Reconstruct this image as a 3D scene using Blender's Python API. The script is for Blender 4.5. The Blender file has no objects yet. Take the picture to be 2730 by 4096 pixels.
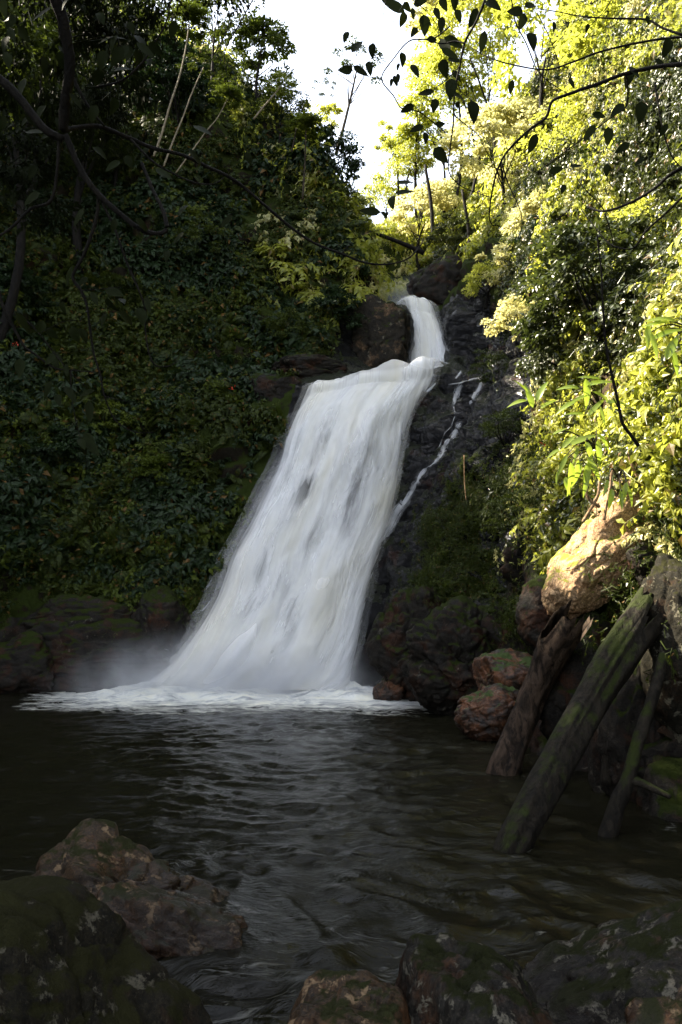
import bpy, math, random
import numpy as np
from mathutils import Vector, Matrix, noise as mnoise
from mathutils.bvhtree import BVHTree
PI = math.pi
random.seed(7)
SC = bpy.context.scene
COL = SC.collection

# ------------------------------------------------------------------ camera, sky, sun, exposure
F = 826.0                       # focal length in pixels of a 682 x 1024 picture
PITCH = math.radians(6.63)
CAM = np.array((0.0, 0.0, 2.5))
cam = bpy.data.cameras.new('camera'); camo = bpy.data.objects.new('camera', cam); COL.objects.link(camo)
camo.location = CAM; camo.rotation_euler = (PI/2 + PITCH, 0, 0)
cam.sensor_fit = 'VERTICAL'; cam.sensor_height = 24; cam.lens = 24*F/1024
cam.clip_start = 0.05; cam.clip_end = 800
SC.camera = camo

SUN_EL, SUN_AZ = math.radians(44.5), math.radians(-72)   # azimuth: 0 = straight ahead (+Y), negative = to the left
sd = Vector((math.sin(SUN_AZ)*math.cos(SUN_EL), math.cos(SUN_AZ)*math.cos(SUN_EL), math.sin(SUN_EL)))
w = bpy.data.worlds.new('World'); SC.world = w; w.use_nodes = True
nt = w.node_tree; nt.nodes.clear()
sky = nt.nodes.new('ShaderNodeTexSky'); sky.sky_type = 'NISHITA'; sky.sun_disc = False
sky.sun_elevation = SUN_EL; sky.sun_rotation = SUN_AZ; sky.dust_density = 1.2; sky.air_density = 0.9; sky.ozone_density = 0.8
bg = nt.nodes.new('ShaderNodeBackground'); bg.inputs[1].default_value = 0.15
wo = nt.nodes.new('ShaderNodeOutputWorld')
hs = nt.nodes.new('ShaderNodeHueSaturation'); hs.inputs['Saturation'].default_value = .42; nt.links.new(sky.outputs[0], hs.inputs['Color']); nt.links.new(hs.outputs[0], bg.inputs[0]); nt.links.new(bg.outputs[0], wo.inputs[0])
sun = bpy.data.lights.new('sun', 'SUN'); sun.energy = 5.0; sun.angle = math.radians(0.55); sun.color = (1, .90, .70)
suno = bpy.data.objects.new('sun', sun); COL.objects.link(suno)
suno.rotation_euler = sd.to_track_quat('Z', 'Y').to_euler(); suno.location = (-20, 10, 40)
SC.view_settings.view_transform = 'Standard'; SC.view_settings.look = 'None'
SC.view_settings.exposure = 2.45; SC.view_settings.gamma = 1; SC.view_settings.use_curve_mapping = False
SC.cycles.max_bounces = 8; SC.cycles.diffuse_bounces = 3; SC.cycles.glossy_bounces = 3
SC.cycles.transmission_bounces = 4; SC.cycles.transparent_max_bounces = 24; SC.cycles.volume_bounces = 1
SC.cycles.use_denoising = True

# ------------------------------------------------------------------ small maths
def P(px, py, d):
    """point at distance d ahead of the camera seen at pixel (px, py): used to read positions off the photograph"""
    cx = (px-341)/F; cy = (512-py)/F
    y = math.cos(PITCH) - cy*math.sin(PITCH); z = math.sin(PITCH) + cy*math.cos(PITCH)
    k = d/y
    return np.array((cx*k, d, CAM[2] + z*k))
def ray(px, py):
    v = P(px, py, 1.0) - CAM
    return Vector(v).normalized()
def pix(p):
    x, y, z = p[..., 0], p[..., 1], p[..., 2]-CAM[2]
    dep = y*math.cos(PITCH) + z*math.sin(PITCH)
    up = -y*math.sin(PITCH) + z*math.cos(PITCH)
    dd = np.where(dep > .05, dep, .05)
    return np.where(dep > .05, 341 + F*x/dd, -9999), 512 - F*up/dd
def h3(ix, iy, iz, seed):
    M = np.uint64(0xFFFFFFFF)
    a = (ix.astype(np.int64)*374761393 + iy.astype(np.int64)*668265263 + iz.astype(np.int64)*2147483647 + seed*974634777).astype(np.uint64) & M
    a = ((a ^ (a >> np.uint64(13))) * np.uint64(1274126177)) & M
    a = ((a ^ (a >> np.uint64(15))) * np.uint64(2246822519)) & M
    a = a ^ (a >> np.uint64(16))
    return (a & M).astype(np.float64)/4294967295.0
def vn(p, seed=0):
    i = np.floor(p); f = p - i; i = i.astype(np.int64); u = f*f*f*(f*(f*6-15)+10)
    r = 0
    for dx in (0, 1):
        for dy in (0, 1):
            for dz in (0, 1):
                wt = (u[..., 0] if dx else 1-u[..., 0])*(u[..., 1] if dy else 1-u[..., 1])*(u[..., 2] if dz else 1-u[..., 2])
                r = r + wt*h3(i[..., 0]+dx, i[..., 1]+dy, i[..., 2]+dz, seed)
    return r*2-1
def fbm(p, o=4, seed=0, g=.5):
    r = 0; a = 1; t = 0
    for k in range(o):
        r = r + a*vn(p*(2.03**k)+k*7.3, seed+k); t += a; a *= g
    return r/t
def worley(p, seed=0):
    i = np.floor(p).astype(np.int64); f1 = np.full(p.shape[:-1], 9.0); f2 = f1.copy(); cr = np.zeros(p.shape[:-1])
    for dx in (-1, 0, 1):
        for dy in (-1, 0, 1):
            for dz in (-1, 0, 1):
                cx, cy, cz = i[..., 0]+dx, i[..., 1]+dy, i[..., 2]+dz
                q = np.stack((cx+h3(cx, cy, cz, seed), cy+h3(cx, cy, cz, seed+1), cz+h3(cx, cy, cz, seed+2)), -1)
                d = np.sqrt(((q-p)**2).sum(-1)); r = h3(cx, cy, cz, seed+3)
                n = d < f1
                f2 = np.where(n, f1, np.minimum(f2, d)); cr = np.where(n, r, cr); f1 = np.where(n, d, f1)
    return f1, f2, cr
def smooth(a, b, x):
    t = np.clip((x-a)/(b-a), 0, 1); return t*t*(3-2*t)
def catmull(C, t):
    """C (n, ...) control values, t in [0, n-1]"""
    n = len(C); i = np.clip(np.floor(t).astype(int), 0, n-2); u = (t-i)
    u = u.reshape(u.shape+(1,)*(C.ndim-1))
    a = C[np.clip(i-1, 0, n-1)]; b = C[i]; c = C[i+1]; d = C[np.clip(i+2, 0, n-1)]
    m1 = (c-a)*.5; m2 = (d-b)*.5
    return (2*u**3-3*u**2+1)*b + (u**3-2*u**2+u)*m1 + (-2*u**3+3*u**2)*c + (u**3-u**2)*m2

# ------------------------------------------------------------------ mesh helpers
def tag(o, label=None, cat=None, group=None, kind=None):
    if label: o['label'] = label
    if cat: o['category'] = cat
    if group: o['group'] = group
    if kind: o['kind'] = kind
    return o
def link(name, me, m=None, parent=None, smooth_=True):
    o = bpy.data.objects.new(name, me); COL.objects.link(o)
    if m is not None and len(me.materials) == 0: me.materials.append(m)
    if parent is not None: o.parent = parent
    return o
def empty(name, loc, rz=0):
    o = bpy.data.objects.new(name, None); COL.objects.link(o); o.location = loc; o.rotation_euler = (0, 0, rz); o.empty_display_size = .2
    return o
def mesh(name, v, faces, smooth_=True, uv=None, attrs=None):
    """faces: (m,3) or (m,4) int array"""
    v = np.asarray(v, dtype=np.float32); faces = np.asarray(faces, dtype=np.int32)
    me = bpy.data.meshes.new(name); k = faces.shape[1]; m = len(faces)
    me.vertices.add(len(v)); me.vertices.foreach_set('co', v.ravel())
    me.loops.add(m*k); me.loops.foreach_set('vertex_index', faces.ravel())
    me.polygons.add(m); me.polygons.foreach_set('loop_start', np.arange(0, m*k, k, dtype=np.int32))
    me.polygons.foreach_set('loop_total', np.full(m, k, dtype=np.int32))
    me.update(calc_edges=True)
    me.polygons.foreach_set('use_smooth', np.full(m, smooth_, dtype=bool))
    if uv is not None:
        l = me.uv_layers.new(name='UVMap'); l.data.foreach_set('uv', np.asarray(uv, dtype=np.float32)[faces.ravel()].ravel())
    for nme, arr in (attrs or {}).items():
        a = me.attributes.new(nme, 'FLOAT', 'POINT'); a.data.foreach_set('value', np.asarray(arr, dtype=np.float32).ravel())
    return me
def gridfaces(r, c, off=0):
    i = np.arange(r-1)[:, None]*c + np.arange(c-1)[None, :] + off
    return np.stack((i, i+1, i+c+1, i+c), -1).reshape(-1, 4)
def gridnormals(G):
    du = np.gradient(G, axis=1); dv = np.gradient(G, axis=0)
    n = np.cross(du, dv); return n/np.maximum(np.linalg.norm(n, axis=-1, keepdims=True), 1e-9)
def tube(pts, rad, seg=7, wob=0.0, seed=0, sub=4, cap=True):
    pts = np.asarray(pts, float); rad = np.asarray(rad, float)
    if sub > 1:
        t = np.linspace(0, len(pts)-1, (len(pts)-1)*sub+1); pts = catmull(pts, t); rad = np.interp(t, np.arange(len(rad)), rad)
    T = np.gradient(pts, axis=0); T /= np.maximum(np.linalg.norm(T, axis=1, keepdims=True), 1e-9)
    a = np.cross(T, (0.13, 0.31, .94)); a /= np.maximum(np.linalg.norm(a, axis=1, keepdims=True), 1e-6); b = np.cross(T, a)
    th = np.linspace(0, 2*PI, seg, endpoint=False)
    ring = a[:, None]*np.cos(th)[None, :, None] + b[:, None]*np.sin(th)[None, :, None]
    rr = rad[:, None, None]*np.ones((1, seg, 1))
    V = pts[:, None] + ring*rr
    if wob: V = V + ring*rr*wob*fbm(V/np.maximum(rad.max(), .01)*.8, 3, seed)[..., None]
    n = len(pts); f = []
    for i in range(n-1):
        for j in range(seg):
            f.append((i*seg+j, i*seg+(j+1) % seg, (i+1)*seg+(j+1) % seg, (i+1)*seg+j))
    V = V.reshape(-1, 3)
    if cap:
        V = np.vstack((V, pts[:1], pts[-1:])); c0 = n*seg
        for j in range(seg):
            f.append((c0, (j+1) % seg, j, j)); f.append((c0+1, (n-1)*seg+j, (n-1)*seg+(j+1) % seg, (n-1)*seg+(j+1) % seg))
    return V, f
class MB:
    def __init__(s): s.v = []; s.f = []; s.n = 0
    def add(s, vf):
        v, f = vf; s.v.append(np.asarray(v, float)); s.f += [tuple(i+s.n for i in q) for q in f]; s.n += len(v); return s
    def me(s, name, smooth_=True):
        V = np.vstack(s.v); me = bpy.data.meshes.new(name)
        F_ = [q[:3] if (len(q) == 4 and q[3] == q[2]) else q for q in s.f]
        me.from_pydata(V.tolist(), [], F_); me.update()
        me.polygons.foreach_set('use_smooth', np.full(len(me.polygons), smooth_, dtype=bool)); return me

# ------------------------------------------------------------------ materials
class NT:
    def __init__(s, name):
        s.m = bpy.data.materials.new(name); s.m.use_nodes = True; s.t = s.m.node_tree; s.t.nodes.clear()
        s.out = s.t.nodes.new('ShaderNodeOutputMaterial')
    def n(s, typ, inp=None, **kw):
        x = s.t.nodes.new(typ)
        for k, v in kw.items(): setattr(x, k, v)
        for k, v in (inp or {}).items(): s.put(x.inputs[k], v)
        return x
    def put(s, sock, v):
        if isinstance(v, bpy.types.NodeSocket): s.t.links.new(v, sock)
        elif isinstance(v, bpy.types.Node): s.t.links.new(v.outputs[0], sock)
        else:
            if isinstance(v, tuple) and len(v) == 3 and sock.type == 'RGBA': v = v+(1,)
            sock.default_value = v
    def noise(s, scale, det=4, co=None, rough=.55, dist=0, w=0):
        k = {'Scale': scale, 'Detail': det, 'Roughness': rough, 'Distortion': dist}
        x = s.n('ShaderNodeTexNoise', k)
        if co is not None: s.put(x.inputs['Vector'], co)
        return x.outputs[0]
    def ramp(s, f, stops):
        x = s.n('ShaderNodeValToRGB', {0: f}); e = x.color_ramp.elements
        while len(e) < len(stops): e.new(.5)
        for q, (p, c) in zip(e, stops):
            q.position = p; q.color = (c, c, c, 1) if isinstance(c, (int, float)) else c+(1,)
        return x.outputs[0]
    def mix(s, f, a, b):
        x = s.n('ShaderNodeMix', data_type='RGBA'); s.put(x.inputs[0], f); s.put(x.inputs[6], a); s.put(x.inputs[7], b); return x.outputs[2]
    def math(s, op, a, b=0.0, c=False):
        x = s.n('ShaderNodeMath', operation=op, use_clamp=c); s.put(x.inputs[0], a); s.put(x.inputs[1], b); return x.outputs[0]
    def mapr(s, v, a, b, c=0.0, d=1.0):
        x = s.n('ShaderNodeMapRange', {0: v, 1: a, 2: b, 3: c, 4: d}); return x.outputs[0]
    def scaled(s, co, sc, rot=(0, 0, 0)):
        x = s.n('ShaderNodeMapping', {'Vector': co, 'Scale': sc, 'Rotation': rot}); return x.outputs[0]
    def bump(s, h, strength=.5, dist=.05, nrm=None):
        x = s.n('ShaderNodeBump', {'Height': h, 'Strength': strength, 'Distance': dist})
        if nrm is not None: s.put(x.inputs['Normal'], nrm)
        return x.outputs[0]
    def done(s, sh, vol=None):
        if sh is not None: s.put(s.out.inputs[0], sh)
        if vol is not None: s.put(s.out.inputs[1], vol)
        return s.m

def rock_mat(name, c1, c2, c3, rust=.3, moss=.3, lichen=.2, rough=.6, spec=.4, scale=1.0, mossc=(.022, .035, .008), bump=.9, world=True, wetline=None):
    t = NT(name); g = t.n('ShaderNodeNewGeometry'); co = t.scaled(g.outputs['Position'], (scale,)*3)
    big = t.noise(.9, 5, co); mid = t.noise(4, 6, co, .6); fine = t.noise(22, 5, co, .65)
    col = t.mix(t.ramp(mid, [(.35, 0.0), (.65, 1.0)]), c1, c2)
    col = t.mix(t.ramp(t.noise(1.7, 6, co, .6, .6), [(.62-.25*rust, 0.0), (.74-.2*rust, 1.0)]), col, c3)
    col = t.mix(t.ramp(fine, [(.36, .8), (.56, 0.0)]), col, (.004, .004, .004))
    col = t.mix(t.math('MULTIPLY', t.ramp(t.noise(34, 3, co, .7), [(.56, 0.0), (.66, 1.0)]), .55), col, tuple(k*2.3 for k in c2))
    lic = t.math('MULTIPLY', t.ramp(t.noise(3.1, 7, co, .7, .4), [(.665-.16*lichen, 0.0), (.69-.16*lichen, 1.0)]), t.ramp(t.noise(30, 3, co), [(.3, .3), (.5, 1.0)]))
    col = t.mix(t.math('MULTIPLY', lic, .85), col, tuple(.042+k*2.6 for k in (c2[0]*1.25, c2[1]*1.25, c2[2]*1.0)))
    nz = t.n('ShaderNodeSeparateXYZ', {0: g.outputs['Normal']}).outputs[2]
    mo = t.math('ADD', t.math('MULTIPLY', nz, .35), t.noise(2.3, 6, co, .65, .3))
    mk = t.ramp(mo, [(.86-.42*moss, 0.0), (.94-.42*moss, 1.0)])
    col = t.mix(mk, col, t.mix(t.noise(25, 3, co), mossc, tuple(k*2.2 for k in mossc)))
    ro = t.mapr(mk, 0, 1, rough, .95)
    ro = t.math('ADD', ro, t.math('MULTIPLY', t.math('SUBTRACT', fine, .5), .35), True)
    if wetline is not None:
        z = t.n('ShaderNodeSeparateXYZ', {0: g.outputs['Position']}).outputs[2]
        wet = t.mapr(t.math('ADD', z, t.math('MULTIPLY', big, -.25)), wetline-.12, wetline+.05, 1, 0)
        ro = t.mix(wet, ro, (.16, .16, .16)); col = t.mix(t.math('MULTIPLY', wet, .6), col, (.012, .008, .006))
    hgt = t.math('ADD', t.math('MULTIPLY', mid, .6), t.math('ADD', t.math('MULTIPLY', fine, .25), t.math('MULTIPLY', t.noise(80/scale, 3, co), .12)))
    hgt = t.math('ADD', hgt, t.math('MULTIPLY', lic, .06))
    b = t.bump(hgt, bump, .09/scale)
    p = t.n('ShaderNodeBsdfPrincipled', {'Base Color': col, 'Roughness': ro, 'Normal': b, 'Specular IOR Level': spec})
    return t.done(p)

def wet_mat(name):
    t = NT(name); g = t.n('ShaderNodeNewGeometry'); co = g.outputs['Position']
    wv = t.n('ShaderNodeVectorMath', {0: co, 1: t.n('ShaderNodeVectorMath', {0: t.n('ShaderNodeTexNoise', {'Vector': co, 'Scale': 1.3, 'Detail': 4.0}).outputs[1], 1: (.7, .7, .5)}, operation='MULTIPLY').outputs[0]}, operation='ADD').outputs[0]
    v1 = t.n('ShaderNodeTexVoronoi', {'Vector': t.scaled(wv, (1.5, 1.5, 4.2)), 'Scale': 1.0}); v2 = t.n('ShaderNodeTexVoronoi', {'Vector': t.scaled(wv, (4, 4, 9)), 'Scale': 1.0})
    r1 = t.n('ShaderNodeSeparateColor', {0: v1.outputs['Color']}).outputs[0]; r2 = t.n('ShaderNodeSeparateColor', {0: v2.outputs['Color']}).outputs[0]
    n1 = t.noise(3.5, 6, co, .65); n2 = t.noise(14, 4, co)
    col = t.mix(t.ramp(n1, [(.4, 0.0), (.7, 1.0)]), (.0045, .0045, .005), (.011, .010, .010))
    col = t.mix(t.ramp(t.noise(.8, 5, co, .6), [(.60, 0.0), (.68, 1.0)]), col, (.035, .015, .010))
    nz = t.n('ShaderNodeSeparateXYZ', {0: g.outputs['Normal']}).outputs[2]
    mk = t.ramp(t.math('ADD', t.math('MULTIPLY', nz, .3), t.noise(1.4, 6, co, .7)), [(.66, 0.0), (.74, 1.0)])
    col = t.mix(mk, col, (.011, .014, .002))
    h = t.math('ADD', t.math('ADD', t.math('MULTIPLY', r1, .9), t.math('MULTIPLY', r2, .35)), t.math('ADD', t.math('MULTIPLY', n1, .9), t.math('MULTIPLY', n2, .35)))
    h = t.math('ADD', h, t.math('MULTIPLY', v1.outputs['Distance'], -.8))
    return t.done(t.n('ShaderNodeBsdfPrincipled', {'Base Color': col, 'Roughness': t.mapr(mk, 0, 1, .13, .9), 'Normal': t.bump(h, 1.0, .30), 'Specular IOR Level': .36}))

def leaf_mat(name, a, b, trans=.4, rough=.42, spec=.45, tc=None, var=.5):
    t = NT(name); at = t.n('ShaderNodeAttribute', attribute_name='tint'); oi = t.n('ShaderNodeObjectInfo')
    f = t.math('ADD', t.math('MULTIPLY', at.outputs['Fac'], .6), t.math('MULTIPLY', oi.outputs['Random'], .4))
    col = t.mix(f, a, b)
    dead = t.mapr(at.outputs['Fac'], .965, .975)
    col = t.mix(dead, col, (.11, .06, .015))
    p = t.n('ShaderNodeBsdfPrincipled', {'Base Color': col, 'Roughness': rough, 'Specular IOR Level': spec})
    tr = t.n('ShaderNodeBsdfTranslucent', {'Color': t.mix(f, tuple(min(1, k*2.0) for k in (tc or a)), tuple(min(1, k*2.4) for k in (tc or b)))})
    mx = t.n('ShaderNodeMixShader', {0: trans, 1: p, 2: tr})
    return t.done(mx)
def wood_mat(name, c1, c2, moss=.2, scale=1.0, mossc=(.03, .05, .01), rough=.8, along='Z'):
    t = NT(name); g = t.n('ShaderNodeTexCoord'); co = g.outputs['Object']
    st = t.scaled(co, (7*scale, 7*scale, 2.6*scale))
    n1 = t.noise(1.5, 6, st, .65, .5); n2 = t.noise(6, 5, co)
    col = t.mix(t.ramp(n1, [(.42, 0.0), (.58, 1.0)]), c1, c2); col = t.mix(t.ramp(t.noise(3.2, 6, st, .7, .8), [(.36, .9), (.46, 0.0)]), col, (.003, .0025, .002))
    gg = t.n('ShaderNodeNewGeometry'); nz = t.n('ShaderNodeSeparateXYZ', {0: gg.outputs['Normal']}).outputs[2]
    mo = t.math('ADD', t.math('MULTIPLY', nz, .3), t.noise(2.6, 6, co, .7))
    mk = t.ramp(mo, [(.9-.5*moss, 0.0), (1.0-.5*moss, 1.0)])
    col = t.mix(mk, col, t.mix(n2, mossc, tuple(k*1.9 for k in mossc)))
    b = t.bump(t.math('ADD', n1, t.math('MULTIPLY', n2, .5)), 1.0, .05)
    return t.done(t.n('ShaderNodeBsdfPrincipled', {'Base Color': col, 'Roughness': rough, 'Normal': b, 'Specular IOR Level': .15}))

M = {}
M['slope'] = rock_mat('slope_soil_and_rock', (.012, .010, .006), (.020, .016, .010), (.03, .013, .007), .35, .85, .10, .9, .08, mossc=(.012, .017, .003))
M['cliff'] = rock_mat('dark_rock', (.010, .009, .0075), (.020, .016, .012), (.038, .015, .007), .5, .45, .22, .6, .10, mossc=(.010, .014, .002))
M['wet'] = wet_mat('wet_black_rock')
M['orange'] = rock_mat('orange_sandy_rock', (.30, .19, .10), (.42, .28, .16), (.20, .09, .04), .5, .42, .1, .8, .2, 1.6, (.10, .10, .015))
M['fore_rust'] = rock_mat('rust_speckled_rock', (.018, .012, .007), (.060, .036, .018), (.085, .036, .013), .5, .18, .62, .55, .18, 2.2, (.010, .011, .002), wetline=.25)
M['fore_moss'] = rock_mat('mossy_boulder', (.009, .008, .005), (.020, .017, .011), (.030, .016, .008), .3, .40, .62, .8, .1, 2.0, (.010, .0098, .003), wetline=.12)
M['fore_grey'] = rock_mat('grey_boulder', (.011, .010, .008), (.026, .022, .017), (.045, .022, .011), .40, .28, .70, .65, .12, 2.0, (.007, .008, .0018), wetline=.18)
M['bank_rust'] = rock_mat('wet_rust_rock', (.014, .009, .007), (.035, .022, .014), (.13, .05, .02), .75, .22, .3, .4, .25, 1.8, wetline=.2)
M['block'] = rock_mat('brown_faced_rock', (.012, .010, .008), (.022, .018, .012), (.13, .08, .045), .22, .45, .3, .8, .10, 1.0, mossc=(.010, .014, .002))
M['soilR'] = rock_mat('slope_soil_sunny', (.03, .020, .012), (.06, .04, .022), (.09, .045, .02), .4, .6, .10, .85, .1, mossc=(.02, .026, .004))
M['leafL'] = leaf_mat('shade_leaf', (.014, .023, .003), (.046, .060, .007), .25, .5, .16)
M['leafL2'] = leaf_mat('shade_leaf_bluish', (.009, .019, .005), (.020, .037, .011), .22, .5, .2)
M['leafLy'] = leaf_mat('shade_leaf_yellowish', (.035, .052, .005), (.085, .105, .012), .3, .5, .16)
M['leafR'] = leaf_mat('sunlit_tone_leaf', (.15, .175, .018), (.29, .29, .04), .48, .38, .5)  # part of the sunlight is in the colour, brighter than natural leaves
M['leafR2'] = leaf_mat('sunlit_tone_leaf_pale', (.24, .235, .08), (.42, .39, .18), .45, .34, .7)  # pale leaves, also lifted in colour to look sunlit
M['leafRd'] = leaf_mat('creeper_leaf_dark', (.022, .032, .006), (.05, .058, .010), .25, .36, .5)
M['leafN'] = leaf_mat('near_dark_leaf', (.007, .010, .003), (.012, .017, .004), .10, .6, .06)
M['leafB'] = leaf_mat('broad_sunlit_tone_leaf', (.14, .21, .02), (.24, .30, .03), .5, .3, .5)  # sunlit brightness put into the leaf colour
M['red'] = leaf_mat('red_bract', (.45, .03, .01), (.55, .06, .02), .2)
M['bark'] = wood_mat('dark_bark', (.004, .0032, .0025), (.010, .008, .006), .05)
M['barkM'] = wood_mat('mossy_bark', (.02, .016, .010), (.04, .030, .02), .35)
M['barkP'] = wood_mat('pale_bark', (.11, .09, .06), (.20, .165, .11), .15, 2)
M['log'] = wood_mat('weathered_log', (.012, .008, .005), (.055, .036, .024), .12, .8, (.012,.016,.003))
M['logM'] = wood_mat('mossy_log', (.007, .0055, .0035), (.018, .014, .009), .50, 1.2, (.012, .016, .002))
M['dry'] = wood_mat('dry_root', (.18, .11, .06), (.32, .21, .12), .1, 2)

# ------------------------------------------------------------------ the gorge: contour lines in plan, lofted
ZC = [-1.0, 0, 4, 8, 11, 13, 16, 20, 26, 34, 44]
def off(row, dx, dy): return [(x+dx, y+dy) for x, y in row]
z0 = [(-24,-10),(-18,8),(-14,19),(-10.3,24.8),(-7.5,25.1),(-5.6,25.4),(-2.5,25.4),(.4,25.2),(1.25,24.1),(2.95,20.0),(3.45,15.8),(3.95,11.8),(4.5,8),(6,2),(10,-10)]
CT = [
 [(-23,-10),(-17.6,8),(-13.7,18.6),(-10.1,24.3),(-7.4,24.7),(-5.5,25.0),(-2.5,25.0),(.4,24.9),(1.15,23.8),(2.8,19.8),(3.2,15.6),(3.7,11.7),(4.2,8),(5.6,2),(9.5,-10)],
 z0,
 [(-26,-10),(-19,9),(-14.8,20.5),(-10.6,26.6),(-7.2,27.2),(-4.0,27.2),(-1.3,27.1),(1.2,26.9),(2.5,25.4),(4.0,20.8),(4.7,15.9),(5.1,11.8),(5.7,8),(7.3,2),(12,-10)],
 [(-28,-10),(-20.5,10),(-15.6,22),(-11,28.2),(-6.6,28.9),(-2.3,28.8),(.2,28.7),(2.1,28.6),(3.7,27),(5.5,21.6),(6.0,16.1),(6.3,11.8),(6.9,8),(8.5,2),(14,-10)],
 [(-30,-10),(-21.5,11),(-16.5,23),(-11.6,30),(-6.2,30.6),(-1.5,30.1),(.8,30.2),(3.1,30.3),(4.9,29.2),(6.4,22.4),(6.9,16.3),(7.1,11.8),(7.7,8),(9.5,2),(16,-10)],
 [(-31,-10),(-22.5,12),(-17.3,24),(-11.9,31),(-6.4,31.6),(-.9,32.6),(2.4,34.9),(4.2,35),(5.6,31.6),(6.9,23),(7.5,16.4),(7.7,11.8),(8.3,8),(10.3,2),(17,-10)],
 [(-33,-10),(-23.5,13),(-18.3,25.5),(-12.2,32.5),(-6.8,33),(.3,34.4),(2.4,36.6),(4.4,36.6),(6.2,33),(7.7,24),(8.3,16.6),(8.5,11.8),(9.1,8),(11.3,2),(18.5,-10)],
 [(-35,-10),(-25,14),(-19.6,27.5),(-12.6,34),(-7.6,34.4),(.7,36),(0,43),(4.6,42.6),(7.2,37),(8.9,25.5),(9.3,17),(9.5,11.8),(10.2,8),(12.6,2),(20,-10)],
 [(-39,-10),(-28,15),(-21.5,30),(-14,37),(-9,37),(-2.6,38),(-3,49),(4.8,48.5),(8.6,40),(10.4,27.6),(10.7,17.6),(11,11.8),(11.8,8),(14.5,2),(22,-10)],
 [(-44,-10),(-33,17),(-26,33),(-17,42),(-12,42.5),(-9,45),(-10,66),(4,72),(12.5,47),(12.8,30.5),(13,18.5),(13.3,11.8),(14.2,8),(17,2),(25,-10)],
 [(-52,-10),(-40,20),(-33,38),(-24,50),(-20,52),(-18,56),(-16,100),(4,115),(20,64),(18,35),(17.5,20),(17.6,11.8),(18.6,8),(21,2),(30,-10)],
]
CA = np.array([[(x, y, z) for x, y in row] for row, z in zip(CT, ZC)], float)
cres = [14, 26, 44, 26, 18, 26, 26, 16, 34, 34, 34, 26, 22, 14]
rres = [6, 26, 26, 20, 14, 18, 20, 20, 20, 16]
tc = np.concatenate([np.linspace(i, i+1, n, endpoint=False) for i, n in enumerate(cres)]+[[14.0]])
tr = np.concatenate([np.linspace(i, i+1, n, endpoint=False) for i, n in enumerate(rres)]+[[10.0]])
G0 = catmull(CA, tr); G0 = np.swapaxes(catmull(np.swapaxes(G0, 0, 1).copy(), tc), 0, 1)
N0 = gridnormals(G0)
N0 *= np.sign(-(N0[..., 0:1]*0 + 1)) * 1.0
if (N0[:, 100, 2].mean()) < 0: N0 = -N0
TC = np.broadcast_to(tc[None, :], G0.shape[:2]); Z = G0[..., 2]
bed = smooth(4.6, 5.2, TC)*(1-smooth(7.0, 7.6, TC))                        # behind the fall: quieter rock
f1, f2, cr = worley(G0*np.array((.75, .75, 1.1))+np.stack((fbm(G0*.8, 3, 5), fbm(G0*.8, 3, 6), fbm(G0*.8, 3, 7)), -1)*.9, 11)
g1, g2, cr2 = worley(G0*np.array((1.5, 1.5, 3.4))+np.stack((fbm(G0*1.6, 3, 15), fbm(G0*1.6, 3, 16), fbm(G0*1.6, 3, 17)), -1)*.9, 31)
disp = fbm(G0*.28, 4, 3)*1.3*smooth(0, 10, Z) + (cr-.5)*.75 - .16*(1-smooth(0, .18, f2-f1)) + (cr2-.5)*.22 - .05*(1-smooth(0, .18, g2-g1)) + fbm(G0*3.2, 3, 8)*.10
disp *= (1-.75*bed)
G = G0 + N0*disp[..., None]
def part_of_gorge(name, c0, c1, m, r0=0, r1=None):
    i0 = int(np.searchsorted(tc, c0)); i1 = int(np.searchsorted(tc, c1))+1
    j1 = len(tr) if r1 is None else int(np.searchsorted(tr, r1))+1; j0 = int(np.searchsorted(tr, r0))
    A = G[j0:j1, i0:i1]; r, c = A.shape[:2]
    o = link(name, mesh(name, A.reshape(-1, 3), gridfaces(r, c), True), m); tag(o, kind='structure'); return o
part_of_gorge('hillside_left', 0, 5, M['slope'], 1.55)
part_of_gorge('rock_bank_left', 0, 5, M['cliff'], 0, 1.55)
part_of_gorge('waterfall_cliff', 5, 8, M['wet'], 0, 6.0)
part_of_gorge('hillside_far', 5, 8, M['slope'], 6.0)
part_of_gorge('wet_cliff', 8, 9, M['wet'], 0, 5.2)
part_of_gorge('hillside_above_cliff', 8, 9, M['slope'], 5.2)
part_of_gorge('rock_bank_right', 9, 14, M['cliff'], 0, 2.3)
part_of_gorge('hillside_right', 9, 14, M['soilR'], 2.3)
fl = mesh('pool_bed', [(-60, -40, -1.2), (60, -40, -1.2), (60, 90, -1.2), (-60, 90, -1.2)], [(0, 1, 2, 3)])
tag(link('pool_bed', fl, M['cliff']), kind='structure')

_f = gridfaces(*G.shape[:2]); _V = G.reshape(-1, 3)
BVH = BVHTree.FromPolygons([Vector(v) for v in _V], [tuple(int(i) for i in q) for q in _f])
def hit(px, py):
    l, n, i, d = BVH.ray_cast(Vector(CAM), ray(px, py), 200)
    if l is None: return None, None
    if n.dot(Vector(CAM)-l) < 0: n = -n
    return l, n

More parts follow.
